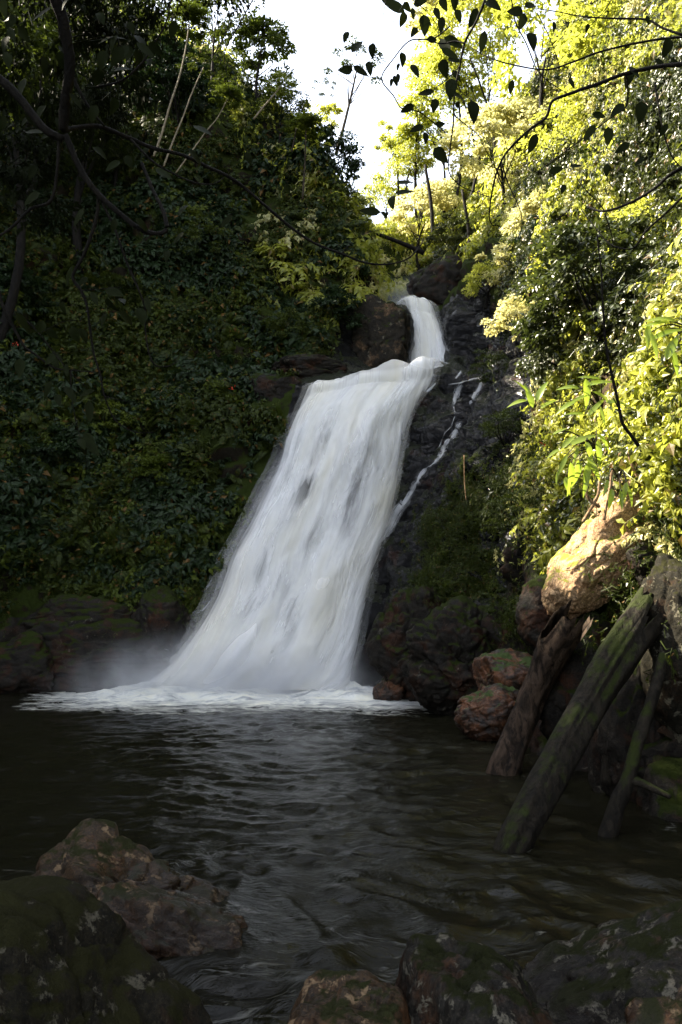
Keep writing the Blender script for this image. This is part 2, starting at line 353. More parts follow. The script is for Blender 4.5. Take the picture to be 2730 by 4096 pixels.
# ------------------------------------------------------------------ falling water
def bedd(z): return float(np.interp(z, [-1, 0, 4, 8, 11, 11.6], [24.9, 25.3, 27.0, 28.7, 30.15, 30.4]))
def on_bed(px, py, gap=.45, f=bedd):
    d = 28.0
    for _ in range(30): d = f(P(px, py, d)[2]) - gap
    return P(px, py, d)
def fallmat(name, dens=1.0, soft=.8, streak=(2.2, .16), cream=.5, inner=.92):
    t = NT(name); uv = t.n('ShaderNodeUVMap').outputs[0]
    warp = t.n('ShaderNodeVectorMath', {0: uv, 1: t.n('ShaderNodeVectorMath', {0: t.n('ShaderNodeTexNoise', {'Vector': t.scaled(uv, (.5, .18, 1)), 'Scale': 1.0, 'Detail': 3.0}).outputs[1], 1: (.9, .9, 0)}, operation='MULTIPLY').outputs[0]}, operation='ADD').outputs[0]
    s1 = t.noise(1, 5, t.scaled(warp, (streak[0], streak[1], 1)), .6)
    s2 = t.noise(1, 6, t.scaled(warp, (streak[0]*3.5, streak[1]*1.6, 1)), .65)
    s3 = t.noise(1, 5, t.scaled(warp, (.8, .17, 1)), .6)
    e = t.math('MINIMUM', t.n('ShaderNodeAttribute', attribute_name='edge').outputs['Fac'], 1.0)
    th = t.n('ShaderNodeAttribute', attribute_name='thin').outputs['Fac']
    fl = t.math('ADD', t.math('MULTIPLY', s1, .6), t.math('MULTIPLY', s2, .4))
    a = t.math('ADD', e, t.math('MULTIPLY', t.math('SUBTRACT', fl, .5), 2.5))
    a = t.math('SUBTRACT', t.math('ADD', a, .25), t.math('MULTIPLY', t.mapr(s3, .52, .34), t.math('MULTIPLY', t.mapr(e, .5, 1.0, .1, inner), 1.0)))
    a = t.math('SUBTRACT', a, t.math('MULTIPLY', th, t.mapr(fl, .3, .7, 1.35, .2)))
    a = t.math('MULTIPLY', t.mapr(a, 0.0, soft), dens, True)
    col = t.mix(t.mapr(s3, .45, .66), (.88, .88, .88), (.89, .86, .76) if cream else (.8, .82, .86))
    b = t.bump(s3, .5, .8)
    df = t.n('ShaderNodeBsdfPrincipled', {'Base Color': col, 'Roughness': .55, 'Normal': b, 'Specular IOR Level': .2})
    tl = t.n('ShaderNodeBsdfTranslucent', {'Color': col})
    sh = t.n('ShaderNodeMixShader', {0: .35, 1: df, 2: tl})
    tp = t.n('ShaderNodeBsdfTransparent')
    return t.done(t.n('ShaderNodeMixShader', {0: a, 1: tp, 2: sh}))
M['fall'] = fallmat('white_falling_water')
M['veil'] = fallmat('thin_water_veil', .42, 1.1, (1.6, .10))
M['trickle'] = fallmat('trickling_water', .5, .9, (9, .9), 0, .2)
def fall_sheet(L, R, nu, nv, gap, f, bulge, amp, seed, back=None, thin=(), flare=0, edgew=.8, lump=0):
    L = np.array([on_bed(x, y, gap, f) for x, y in L]); R = np.array([on_bed(x, y, gap, f) for x, y in R])
    if back is not None: L = np.vstack((np.array(back[0])[None], L)); R = np.vstack((np.array(back[1])[None], R))
    sL = np.linspace(0, len(L)-1, nv); sR = np.linspace(0, len(R)-1, nv)
    A = catmull(L, sL); B = catmull(R, sR); u = np.linspace(0, 1, nu)[None, :, None]
    Gd = A[:, None]*(1-u) + B[:, None]*u
    W = np.linalg.norm(B-A, axis=1); H = np.concatenate(([0], np.cumsum(np.linalg.norm(np.diff((A+B)/2, axis=0), axis=1))))
    U = u[..., 0]*np.ones((nv, 1)); X = (U-.5)*W[:, None]; V = H[:, None]*np.ones((1, nu))
    prof = (4*U*(1-U))**.6*(.25+.75*smooth(H.max()*.17, H.max()*.36, V) if back is not None else 1)
    q = np.stack((U*W.mean()*1.0, V*.20, V*0+seed), -1)
    dsp = bulge*prof + amp*prof*(fbm(q*.8, 2, seed) + .16*fbm(q*np.array((2.6, 1.5, 1)), 2, seed+9)) + lump*3.6*prof*fbm(np.stack((U*W.mean()*.75+V*.1, V*.42, V*0), -1), 3, seed+3)
    n = gridnormals(Gd); n = n*np.where(n[..., 1:2] > 0, -1, 1)
    if back is not None:                                            # behind the lip the sheet is a stream surface: push up
        hl = H[max(1, int(nv/(len(L)-1)))]; bl = (1-smooth(hl-.3, hl+1.6, V))[..., None]; n = n*(1-.6*bl)+np.array((0, 0, .6))*bl
    if back is not None:
        lip = np.exp(-((V-H[max(1, int(nv/(len(L)-1)))])/.9)**2); dsp = dsp + lip*lump*(3.2*fbm(np.stack((U*W.mean()*.9, 0*V+seed, 0*V), -1), 3, seed+4)+.6*vn(np.stack((U*W.mean()*3, V*.8, 0*V), -1), seed+5))
    Gd = Gd + n*dsp[..., None]
    e = np.minimum(U, 1-U)*W[:, None]/edgew
    th = np.zeros_like(U)
    for (px, py, sx, sy, k) in thin:
        X_, Y_ = pix(Gd); th = np.maximum(th, k*np.exp(-((X_-px)+(Y_-py)*.42)**2/sx**2-((Y_-py)/sy)**2))
    uv = np.stack((X, V), -1).reshape(-1, 2)
    return Gd, uv, dict(edge=np.clip(e, -1, 2).ravel(), thin=th.ravel())
LE = [(309, 389), (303, 400), (295, 418), (286, 440), (281, 458), (265, 490), (250, 522), (231, 558), (216, 600), (193, 638), (164, 670), (122, 696)]
RE = [(436, 361), (431, 382), (416, 404), (405, 430), (400, 460), (395, 492), (386, 530), (375, 566), (366, 600), (358, 640), (350, 678), (352, 694)]
BK = [(-1.0, 30.9, 10.6), (4.6, 34.4, 12.6)]
thin = [(318, 452, 6, 24, .8), (307, 490, 9, 20, 1.15), (300, 520, 7, 14, .6), (254, 562, 7, 24, .75), (288, 603, 10, 22, .45), (330, 410, 12, 8, .35), (335, 545, 9, 30, .25), (358, 470, 8, 34, .2)]
wf = empty('waterfall', (-1, 26, 0)); tag(wf, 'broad white waterfall sweeping down the cliff into the pool', 'waterfall')
def put(parent, name, gd, m):
    Gd, uv, at = gd; r, c = Gd.shape[:2]; off_ = np.array(parent.location) if parent else 0
    return link(name, mesh(name, (Gd-off_).reshape(-1, 3), gridfaces(r, c), True, uv, at), m, parent)
put(wf, 'water_sheet', fall_sheet(LE, RE, 120, 220, .35, bedd, .45, .42, 3, BK, thin, edgew=.6, lump=.14), M['fall'])
put(wf, 'water_veil', fall_sheet([(x-5, y) for x, y in LE], [(x+4, y) for x, y in RE], 90, 160, .7, bedd, .5, .45, 23, BK, [(309, 480, 11, 40, 1.1), (254, 562, 9, 30, .6)], edgew=1.5, lump=.1), M['veil'])
put(wf, 'water_veil', fall_sheet([(x-9-.03*(y-378), y) for x, y in LE], [(x+7, y) for x, y in RE], 90, 160, .15, bedd, .35, .3, 43, BK, (), edgew=2.6), M['veil'])
def bedu(z): return float(np.interp(z, [11, 12.6, 13, 16, 17], [34, 34.8, 35.0, 36.7, 37.3]))
uf = empty('upper_waterfall', (3.6, 36, 12.6)); tag(uf, 'narrow upper waterfall dropping between dark rocks above the main fall', 'waterfall')
UL = [(401, 304), (407, 318), (410, 334), (411, 350), (410, 368)]; UR = [(430, 307), (437, 320), (443, 336), (447, 350), (451, 366)]
BK2 = [(1.2, 40.5, 16.6), (3.4, 40.5, 16.6)]
put(uf, 'water_sheet', fall_sheet(UL, UR, 60, 90, .35, bedu, .35, .3, 13, BK2, [(405, 325, 5, 12, .7)], edgew=.35, lump=.1), M['fall'])
put(uf, 'water_veil', fall_sheet([(x-3, y) for x, y in UL], [(x+5, y) for x, y in UR], 50, 70, .6, bedu, .3, .3, 17, BK2, edgew=1.0), M['veil'])

def ribbon(pts, widths, lift=.07, seg=8, seed=0, sub=6):
    """water running over the rock: every point dropped onto the gorge surface"""
    pts = catmull(np.array(pts, float), np.linspace(0, len(pts)-1, (len(pts)-1)*sub+1)); ws = .8*np.interp(np.linspace(0, 1, len(pts)), np.linspace(0, 1, len(widths)), widths)
    C = []; Nn = []
    for x, y in pts:
        l, n = hit(x, y)
        C.append(np.array(l)); Nn.append(np.array(n))
    C = np.array(C); Nn = np.array(Nn)
    K = np.ones(5)/5
    for k in range(3):
        C[2:-2, k] = .8*C[2:-2, k]+.2*np.convolve(C[:, k], K, 'valid')
    T = np.gradient(C, axis=0); T /= np.maximum(np.linalg.norm(T, axis=1, keepdims=True), 1e-6)
    S = np.cross(T, np.array((0, -.8, .5))); S /= np.maximum(np.linalg.norm(S, axis=1, keepdims=True), 1e-6)
    u = np.linspace(-.5, .5, seg+1)
    Gd = C[:, None] + S[:, None]*(u[None, :, None]*ws[:, None, None]) + np.array((0, -.8, .5))*(lift+.03*np.cos(u*PI))[None, :, None]
    H = np.concatenate(([0], np.cumsum(np.linalg.norm(np.diff(C, axis=0), axis=1))))
    uv = np.stack((u[None]*ws[:, None]+seed, H[:, None]+0*u[None]), -1).reshape(-1, 2)
    fade = np.minimum(1, np.minimum(np.arange(len(C)), np.arange(len(C))[::-1])/3.0)
    e = (.5-np.abs(u))[None]*2.2*(fade[:, None])+0*ws[:, None]
    return Gd, uv, dict(edge=e.ravel(), thin=np.full(e.size, .42))
def z2(pts, ox, oy, sc): return [((ox+x/sc)/4, (oy+y/sc)/4) for x, y in pts]
st = empty('side_stream', (3, 27, 4)); tag(st, 'thin white stream running diagonally down the wet black rock right of the waterfall', 'stream')
put(st, 'main_run', ribbon(z2([(985,200),(930,320),(860,410),(820,500),(760,570),(660,650),(600,740),(550,830),(500,920),(430,1000),(370,1100),(310,1200),(270,1290)], 1400, 1600, 2.24), [.3,.45,.28,.26,.34,.36,.55,.75,.8]), M['trickle'])
put(st, 'side_run', ribbon(z2([(945,130),(905,250),(850,310),(820,380),(790,450)], 1400, 1600, 2.24), [.05,.1,.08,.12], seed=2), M['trickle'])
for i, (pl, wd) in enumerate([([(1200,1155),(1080,1175),(980,1205),(870,1222)], [.12,.2,.12]), ([(1190,1170),(1140,1270),(1100,1350),(1050,1420)], [.25,.35,.1]), ([(1000,1090),(965,1140),(935,1175)], [.1,.22,.1]),
                 ([(760,1010),(830,1020),(900,1030)], [.3,.35,.12]), ([(700,1040),(720,1100),(760,1160)], [.3,.45,.25]), ([(780,1190),(730,1250),(680,1290)], [.12,.2,.2]), ([(1000,1210),(960,1290),(930,1400),(940,1480)], [.3,.4,.2,.1])]):
    put(st, 'ledge_run', ribbon(z2(pl, 1400, 1000, 2.24), wd, seed=5+i), M['trickle'])
sl = empty('side_trickle', (-6, 25, 1)); tag(sl, 'braided white trickle over the dark rock at the left foot of the waterfall', 'stream')
s2_ = 1568/1365
for i, (pl, wd) in enumerate([([(1030,1215),(985,1275),(950,1330),(900,1360),(870,1420),(845,1500)], [.1,.15,.2,.15,.3]), ([(985,1365),(935,1430),(880,1450),(830,1520),(770,1590),(720,1650),(680,1700),(665,1735)], [.15,.2,.2,.5,.6,.7,.5]),
                 ([(860,1540),(845,1600),(800,1660),(770,1720)], [.3,.5,.5,.3]), ([(770,1590),(760,1640),(740,1690),(700,1730)], [.1,.3,.5,.5])]):
    put(sl, 'water_run', ribbon(z2(pl, 0, 1200, s2_), wd, seed=15+i), M['trickle'])

# ------------------------------------------------------------------ the pool
xs = np.concatenate((np.arange(-30, -12, .6), np.arange(-12, 6.5, .055), np.arange(6.5, 14, .6)))
ys = np.concatenate((np.arange(-12, 2.5, .5), np.arange(2.5, 9, .045), np.arange(9, 16, .07), np.arange(16, 27.2, .10)))
WX, WY = np.meshgrid(xs, ys); W3 = np.stack((WX, WY, 0*WX), -1)
base_d = np.sqrt(np.maximum(np.maximum((-5.4-WX)*1.5, WX-.4), 0)**2*.9 + np.maximum(25.0-WY, 0)**2)     # distance to the foot of the fall
warp = np.stack((fbm(W3*.35, 3, 61), fbm(W3*.35+9, 3, 62), 0*WX), -1)
Q = W3 + warp*1.2
hw = .03*fbm(Q*np.array((.55, .8, 1)), 3, 71)
rid = 1-np.abs(fbm(Q*np.array((1.1, 1.9, 1)), 4, 73)*2.2); hw += .038*rid*smooth(-12, -2, WX)
hw += .028*fbm(Q*np.array((3.0, 5.0, 1)), 3, 75) + .011*fbm(Q*np.array((8, 12, 1)), 2, 76)
near = smooth(10.5, 5.5, WY)*smooth(-2.2, -.6, WX)*(1-smooth(1.5, 3.5, WX))
hw += near*.05*(1-np.abs(fbm(Q*np.array((1.6, 1.9, 1)), 4, 78)*2.4))
boil = smooth(4.2, .3, base_d); hw += boil*(.12+.30*fbm(Q*np.array((.9, 1.3, 1)), 4, 79))
foam = smooth(6.0+1.4*fbm(Q*.7, 3, 81), 2.3, base_d)
tail = np.exp(-((WY-(23.2-(WX+6)*-.10))/.55)**2)*smooth(-10.0, -5.2, WX)*(WX < -4) * .55
tail2 = np.exp(-((WX-(1.4+(23.4-WY)*.42))/.55)**2)*smooth(18.8, 22.6, WY)*(WY < 23.8)*.8
foam = np.maximum(foam, np.maximum(tail, tail2))
wisp = near*.42 + .25*smooth(12, 21, WY)*smooth(-5, 0, WX)
for (x, y, r) in [(-1.0, 7.0, .5), (-3.0, 8.0, .8), (3.0, 12.6, .5), (1.9, 9.0, .35), (-1.9, 8.4, .7), (.2, 5.6, .7), (2.7, 16.3, .6), (4.2, 9.5, .8), (-.6, 5.2, .5)]:
    wisp = np.maximum(wisp, .55*np.exp(-((WX-x)**2+(WY-y)**2)/r**2))
W3[..., 2] = hw
t = NT('dark_river_water'); g = t.n('ShaderNodeNewGeometry'); co = g.outputs['Position']
wz = t.n('ShaderNodeVectorMath', {0: co, 1: t.n('ShaderNodeVectorMath', {0: t.n('ShaderNodeTexNoise', {'Vector': co, 'Scale': .7, 'Detail': 3.0}).outputs[1], 1: (1.4, 1.4, 0)}, operation='MULTIPLY').outputs[0]}, operation='ADD').outputs[0]
fo = t.n('ShaderNodeAttribute', attribute_name='foam').outputs['Fac']; wi = t.n('ShaderNodeAttribute', attribute_name='wisp').outputs['Fac']
n1 = t.noise(1.0, 7, t.scaled(wz, (1.1, 2.8, 1)), .68); n2 = t.noise(1, 6, t.scaled(wz, (3.2, 6.5, 1)), .7, .8)
mk = t.mapr(t.math('ADD', fo, t.math('MULTIPLY', t.math('SUBTRACT', n1, .5), 2.6)), .22, 1.05); mk = t.math('MULTIPLY', mk, t.mapr(fo, .0, .22), True)
mw = t.math('MULTIPLY', t.mapr(t.math('ADD', t.math('MULTIPLY', wi, .42), n2), .74, .98), t.mapr(wi, 0, .3), True)
ms = t.math('MULTIPLY', t.mapr(t.noise(1, 5, t.scaled(wz, (14, 24, 1)), .7), .70, .76), t.math('MULTIPLY', wi, .8), True)
mk = t.math('MAXIMUM', t.math('MULTIPLY', mk, .97), t.math('MAXIMUM', t.math('MULTIPLY', mw, .28), t.math('MULTIPLY', ms, .4)))
bm = t.bump(t.math('ADD', t.noise(7, 4, t.scaled(wz, (1, 1.6, 1)), .6), t.math('MULTIPLY', n2, .7)), .35, .05)
wp = t.n('ShaderNodeBsdfPrincipled', {'Base Color': (.008, .0075, .004), 'Roughness': .15, 'IOR': 1.33, 'Specular IOR Level': .15, 'Normal': bm})
fd = t.n('ShaderNodeBsdfPrincipled', {'Base Color': t.mix(t.mapr(n1, .4, .65), (.62, .64, .64), (.74, .72, .60)), 'Roughness': .6, 'Normal': t.bump(n1, .6, .12)})
M['water'] = t.done(t.n('ShaderNodeMixShader', {0: mk, 1: wp, 2: fd}))
pool = link('pool_water', mesh('pool_water', W3.reshape(-1, 3), gridfaces(*WX.shape), True, None, dict(foam=foam.ravel(), wisp=wisp.ravel())), M['water']); tag(pool, kind='structure')

# mist where the falls strike
def blob(name, c, r, m, label, cat='mist'):
    u = np.linspace(0, PI, 17)[:, None]; v = np.linspace(0, 2*PI, 33)[None]
    V = np.stack((np.sin(u)*np.cos(v)*r[0], np.sin(u)*np.sin(v)*r[1], np.cos(u)*r[2]+0*v), -1)
    o = link(name, mesh(name, V.reshape(-1, 3), gridfaces(17, 33)), m); o.location = c
    import bmesh
    b = bmesh.new(); b.from_mesh(o.data); bmesh.ops.remove_doubles(b, verts=b.verts, dist=1e-4); bmesh.ops.recalc_face_normals(b, faces=b.faces); b.to_mesh(o.data); b.free()
    tag(o, label, cat, kind='stuff'); return o
def mistmat(name, dens, rr, hz):
    t = NT(name); co = t.n('ShaderNodeTexCoord').outputs['Object']
    ln = t.n('ShaderNodeVectorMath', {0: t.scaled(co, tuple(1/k for k in rr))}, operation='LENGTH').outputs['Value']
    d = t.math('MULTIPLY', t.mapr(ln, 0.15, 1.0, 1, 0), t.mapr(t.noise(.9, 3, co), .3, .7, .35, 1.3))
    d = t.math('MULTIPLY', t.math('MULTIPLY', d, d), dens)
    v = t.n('ShaderNodeVolumePrincipled', {'Color': (.93, .95, 1, 1), 'Density': d, 'Anisotropy': .2}); return t.done(None, v)
M['mist'] = mistmat('spray_mist', 1.6, (5.8, 1.7, 2.2), 0); M['mist2'] = mistmat('high_mist', .55, (2.2, 1.8, 1.9), 0)
blob('spray_mist', (-3.4, 24.0, .1), (5.8, 1.7, 2.2), M['mist'], 'white spray hanging over the foot of the broad waterfall')
blob('high_mist', (2.9, 38.5, 17.0), (2.2, 1.8, 1.9), M['mist2'], 'pale mist drifting above the lip of the upper waterfall')

# ------------------------------------------------------------------ rocks
def cubesphere(n):
    a = np.linspace(-1, 1, n+1); a = np.tan(a*PI/4); X, Y = np.meshgrid(a, a); o = np.ones_like(X); V = []; Fc = []; k = 0
    for A in ((X, Y, o), (-X, Y, -o), (o, X, Y), (-o, -X, Y), (X, -o, Y), (-X, o, Y)):
        V.append(np.stack(A, -1).reshape(-1, 3)); Fc.append(gridfaces(n+1, n+1, k)); k += (n+1)**2
    V = np.vstack(V); V /= np.linalg.norm(V, axis=1, keepdims=True); Fc = np.vstack(Fc)
    key = np.round(V*1e5).astype(np.int64); _, idx, inv = np.unique(key, axis=0, return_index=True, return_inverse=True); inv = inv.ravel()
    return V[idx], inv[Fc]
CS = {}
def rock(label, c, r, m, seed, n=28, planes=14, sharp=9, amp=.07, crack=.05, rot=(0, 0, 0), name='boulder', cut=(), fs=2.2, cat='rock', group=None, strata=0):
    if n not in CS: CS[n] = cubesphere(n)
    D, Fc = CS[n]; rg = np.random.default_rng(seed)
    N_ = rg.normal(size=(planes, 3)); N_ /= np.linalg.norm(N_, axis=1, keepdims=True); dd = rg.uniform(.72, 1.0, planes)
    for (nx, ny, nz, k) in cut:
        q = np.array((nx, ny, nz), float); N_ = np.vstack((N_, q/np.linalg.norm(q))); dd = np.append(dd, k)
    inv = np.maximum(D@N_.T, 0)/dd                                   # polytope: 1/r is the largest of these
    sharp = sharp+7; ir = (np.power(inv, sharp).sum(1)+ .86**sharp)**(1/sharp); V = D/ir[:, None]
    s = seed*3.1
    V0 = V*np.array(r); sc = fs/ max(.3, float(np.mean(r)))
    f1, f2, cr = worley(V*np.array((1.5, 1.5, 2.2))+s+np.stack((fbm(V*1.3+s, 3, seed+5), fbm(V*1.3+s, 3, seed+6), fbm(V*1.3+s, 3, seed+7)), -1)*1.1, seed)
    dsp = amp*fbm(V*1.6+s, 5, seed, .55)*2 - crack*.55*(1-smooth(0, .16, f2-f1)) + (cr-.5)*crack*1.5 + .018*fbm(V*9+s, 3, seed+1)
    k1, k2, kr = worley(V*np.array((3.4, 3.4, 5.5))+s+.6*fbm(V*3+s, 3, seed+8)[:, None], seed+40); dsp += (kr-.5)*crack*.6 - crack*.25*(1-smooth(0, .14, k2-k1)) - amp*.45*np.abs(fbm(V*2.6+s, 4, seed+9))
    if strata: dsp += strata*np.abs(vn(np.stack((V[:, 0]*.6, V[:, 1]*.6, V[:, 2]*7+V[:, 0]*2), -1)+s, seed))
    V = (V + D*dsp[:, None])*np.array(r)
    o = link(name, mesh(name, V, Fc, True), m); o.location = tuple(c); o.rotation_euler = tuple(math.radians(a) for a in rot)
    tag(o, label, cat, group); return o
rock('big mossy boulder in the near left corner with pale lichen blotches', (-1.9, 4.35, -.27), (1.5, 1.2, 1.46), M['fore_moss'], 5, 72, 10, 8, .06, .05, cut=[(.75, -.2, .6, .72), (-.1, 0, 1, .88), (1, -.2, .1, .9)])
rock('humped reddish rock behind the mossy boulder with a knob on top', (-1.93, 7.05, -.12), (1.08, .7, .80), M['fore_rust'], 21, 64, 9, 8, .12, .06, cut=[(.55, -.1, .8, .62), (-.8, -.1, .6, .70)], strata=.05)
rock('low wet rock shelf sloping into the water beside the reddish hump', (-1.3, 6.45, -.1), (.68, .5, .42), M['fore_rust'], 33, 56, 9, 9, .10, .06, rot=(0, 14, -20), strata=.06)
rock('speckled red brown rock with cream lichen at the bottom centre', (-.02, 4.45, -.05), (.50, .42, .70), M['fore_rust'], 45, 56, 10, 9, .07, .04, cut=[(0, 0, 1, .86)])
rock('blocky dark rock with mossy right side and tan lichen, right of the speckled rock', (.76, 4.6, -.08), (.60, .5, .92), M['fore_grey'], 57, 60, 8, 11, .06, .04, cut=[(0, 0, 1, .82), (.8, 0, .75, .72), (-1, 0, .1, .80)])
rock('rounded grey boulder with moss and pale crest in the near right corner', (2.05, 5.25, -.12), (1.12, .6, .80), M['fore_grey'], 62, 64, 9, 6, .06, .04, cut=[(-.6, 0, .8, .80)])
rock('brown boulder in front of the rounded grey boulder', (2.0, 4.4, -.1), (.86, .5, .76), M['fore_rust'], 77, 60, 9, 7, .06, .04, cut=[(-.55, 0, .8, .82)])
rock('small ochre rock wedged below the brown boulder', (1.78, 3.85, .0), (.42, .35, .62), M['fore_rust'], 83, 44, 9, 9, .06, .04)
rock('flat tan slab just under the water between the near boulders', (-.42, 4.75, -.08), (.42, .3, .17), M['fore_moss'], 91, 32, 8, 8, .05, .03)
# right bank
rock('sunlit tan boulder bulging from the right bank under the shrubs', P(604, 548, 13.6), (.56, 1.0, 1.20), M['orange'], 101, 72, 9, 3, .07, .05, rot=(0, 40, 0), strata=.07, cut=[(-.8, -.6, .1, .82), (.2, -.9, -.5, .8), (0, -.4, .9, .9)])
rock('low lobe of ochre rock under the sunlit tan boulder', P(578, 590, 13.5), (.42, .6, .5), M['orange'], 103, 44, 9, 6, .08, .06, rot=(0, 20, 0))
rock('dark rock at the right edge waterline behind the forked branch', P(676, 765, 11.3), (.8, .6, .7), M['cliff'], 105, 44, 9, 8, .09, .08)
rock('sunlit ribbed rock rising behind the tan boulder', P(640, 520, 13.3), (.6, .8, 1.15), M['orange'], 107, 56, 9, 6, .06, .05, rot=(0, 30, 0), strata=.07)
rock('shaded brown rock right of the tan boulder', P(657, 565, 12.6), (.48, .5, .5), M['cliff'], 111, 40, 10, 9, .08, .06)
rock('grey rounded rock below the tan boulder', P(552, 617, 14.2), (.55, .6, .62), M['cliff'], 117, 40, 9, 7, .06, .05)
rock('tall dark boulder standing at the right edge above the water', P(694, 645, 10.8), (.66, .8, 1.25), M['fore_moss'], 121, 48, 9, 7, .06, .05, rot=(0, -6, 0))
rock('wet orange and black rock at the waterline of the right bank', P(495, 716, 16.3), (.68, .55, .55), M['bank_rust'], 131, 52, 10, 10, .08, .07)
rock('grey stained block stacked above the wet orange rock', P(505, 680, 17.0), (.72, .6, .62), M['bank_rust'], 137, 44, 10, 11, .06, .06)
rock('dark mossy rock nose jutting beside the foot of the waterfall', P(425, 650, 23.0), (1.35, 1.5, 1.7), M['cliff'], 141, 60, 10, 9, .09, .10, cut=[(-.6, -.8, .1, .78), (.5, -.8, .5, .8)], strata=.05, rot=(0, 12, 0))
rock('low dark rock at the water edge under the rock nose', P(392, 690, 22.9), (.5, .6, .5), M['bank_rust'], 147, 36, 9, 9, .08, .06)
rock('broad dark rock on the right bank between the nose and the orange rock', P(462, 668, 20.2), (1.3, 1.3, 1.35), M['cliff'], 149, 56, 10, 9, .09, .10, cut=[(-.3, -1, .2, .76), (.6, -.8, .6, .8)], strata=.05)
rock('dark rock hump in shade behind the standing logs', P(585, 690, 13.4), (.7, .8, 1.1), M['cliff'], 157, 40, 10, 9, .08, .07)
rock('dark rock column at the waterline behind the thin dead branch', P(640, 760, 11.4), (.6, .7, 1.3), M['cliff'], 161, 40, 10, 9, .07, .07)
# left bank
rock('grey rounded rock on the left bank near the trickle', P(165, 622, 26.1), (1.0, .8, 1.0), M['cliff'], 171, 36, 9, 8, .07, .06)
rock('wide reddish rock ledge at the waterline of the left bank', P(95, 660, 25.9), (2.4, 1.0, 1.1), M['cliff'], 173, 44, 10, 9, .09, .08, strata=.08)
rock('streaked rock at the far left waterline', P(15, 668, 25.3), (1.7, .8, 1.1), M['cliff'], 179, 40, 10, 9, .08, .08)
rock('dark overhanging rock above the wide reddish ledge', P(75, 620, 26.3), (1.9, .8, .8), M['cliff'], 181, 40, 10, 9, .08, .08)
# top of the falls
rock('flat mossy rock shelf left of the lip of the waterfall', P(310, 371, 30.9), (1.5, .9, .6), M['cliff'], 191, 40, 9, 9, .08, .06)
rock('mossy knob beside the flat shelf at the top of the waterfall', P(275, 392, 30.0), (1.0, .7, .8), M['cliff'], 193, 36, 9, 8, .08, .06)
rock('dark rock block between the two waterfalls with a bare brown face', P(383, 338, 33.9), (1.3, .9, 1.75), M['block'], 197, 52, 7, 16, .06, .06, cut=[(.35, 0, 1, .80), (1, -.2, 0, .82), (-.6, -.8, .1, .8)])
rock('wet black block hugging the left side of the upper waterfall', P(400, 336, 34.9), (.55, .5, 1.25), M['wet'], 199, 36, 8, 12, .05, .05)
rock('large dark boulder overhanging right of the upper waterfall lip', P(452, 293, 38.2), (2.0, 1.5, 1.9), M['cliff'], 203, 44, 10, 9, .08, .08)
rock('dark wet rock right beside the upper waterfall', P(466, 335, 34.6), (.9, .8, 1.5), M['wet'], 205, 40, 10, 10, .07, .07)
rock('small sunlit ochre rock beyond the upper waterfall', P(377, 293, 44), (.9, .6, .8), M['orange'], 207, 28, 9, 9, .08, .06)
rock('sunlit ochre rock ledge beyond the mist of the upper waterfall', P(405, 288, 45), (1.2, .7, .7), M['orange'], 211, 28, 9, 9, .08, .06)

# ------------------------------------------------------------------ dead logs standing in the pool
def log(label, pts, rads, m, seed, jag=.35, groove=.3, seg=40, rows=110, name='log', cat='log'):
    pts = np.array(pts, float); L = catmull(pts, np.linspace(0, len(pts)-1, rows)); R = np.interp(np.linspace(0, len(rads)-1, rows), np.arange(len(rads)), rads)
    T = np.gradient(L, axis=0); T /= np.linalg.norm(T, axis=1, keepdims=True)
    a = np.cross(T, (0, 1, 0)); a /= np.linalg.norm(a, axis=1, keepdims=True); b = np.cross(T, a)
    th = np.linspace(0, 2*PI, seg, endpoint=False)[None]; s = np.linspace(0, 1, rows)[:, None]
    q = np.stack((np.cos(th)*1.3+0*s, np.sin(th)*1.3+0*s, s*1.6+0*th+seed), -1)
    gr = 1 + groove*(fbm(q, 3, seed)*1.3 + .45*fbm(q*np.array((3, 3, 1.3)), 3, seed+1) + .30*fbm(q*np.array((8, 8, 2.5)), 3, seed+2))
    gr *= 1 + .10*fbm(np.stack((s*9+0*th, np.cos(th)+0*s, np.sin(th)+0*s), -1), 3, seed+4)
    end = jag*smooth(.8, 1, s)*(vn(np.stack((np.cos(th)*2.2+0*s, np.sin(th)*2.2+0*s, 0*s+0*th), -1), seed+5)+.35*vn(np.stack((np.cos(th)*6+0*s, np.sin(th)*6+0*s, 0*s+0*th), -1), seed+6))
    V = L[:, None] + (a[:, None]*np.cos(th)[..., None] + b[:, None]*np.sin(th)[..., None])*(R[:, None]*gr)[..., None] + T[:, None]*end[..., None]
    inner = L[-1]-T[-1]*jag*1.2 + (V[-1]-L[-1]-T[-1]*end[-1][:, None])*.55
    V = np.vstack((V.reshape(-1, 3), inner, (L[-1]-T[-1]*jag*2)[None]))
    V -= pts[0]
    f = []
    for i in range(rows):
        for j in range(seg): f.append((i*seg+j, i*seg+(j+1) % seg, (i+1)*seg+(j+1) % seg, (i+1)*seg+j))
    c = (rows+1)*seg
    f += [(rows*seg+j, rows*seg+(j+1) % seg, c, c) for j in range(seg)]
    mb = MB(); mb.add((V, f)); o = link(name, mb.me(name), m); o.location = tuple(pts[0]); tag(o, label, cat); return o
log('broken grey brown log standing in the water with a jagged hollow top', [P(497, 800, 12.9), P(507, 762, 12.95), P(530, 705, 13.1), P(546, 668, 13.0), P(564, 630, 12.7)], [.24, .24, .23, .25, .33], M['log'], 3, .45, .26)
log('thick moss covered log leaning from the dark bank into the water', [P(496, 890, 8.8), P(514, 845, 8.95), P(553, 770, 9.4), P(592, 700, 9.9), P(618, 655, 10.3), P(650, 610, 10.8)], [.175, .175, .18, .19, .22, .24], M['logM'], 9, .5, .24)
dl = empty('dead_branch', P(606, 850, 9.5)); tag(dl, 'thin forked dead branch standing in the water at the right edge', 'dead branch')
ob = np.array(dl.location)
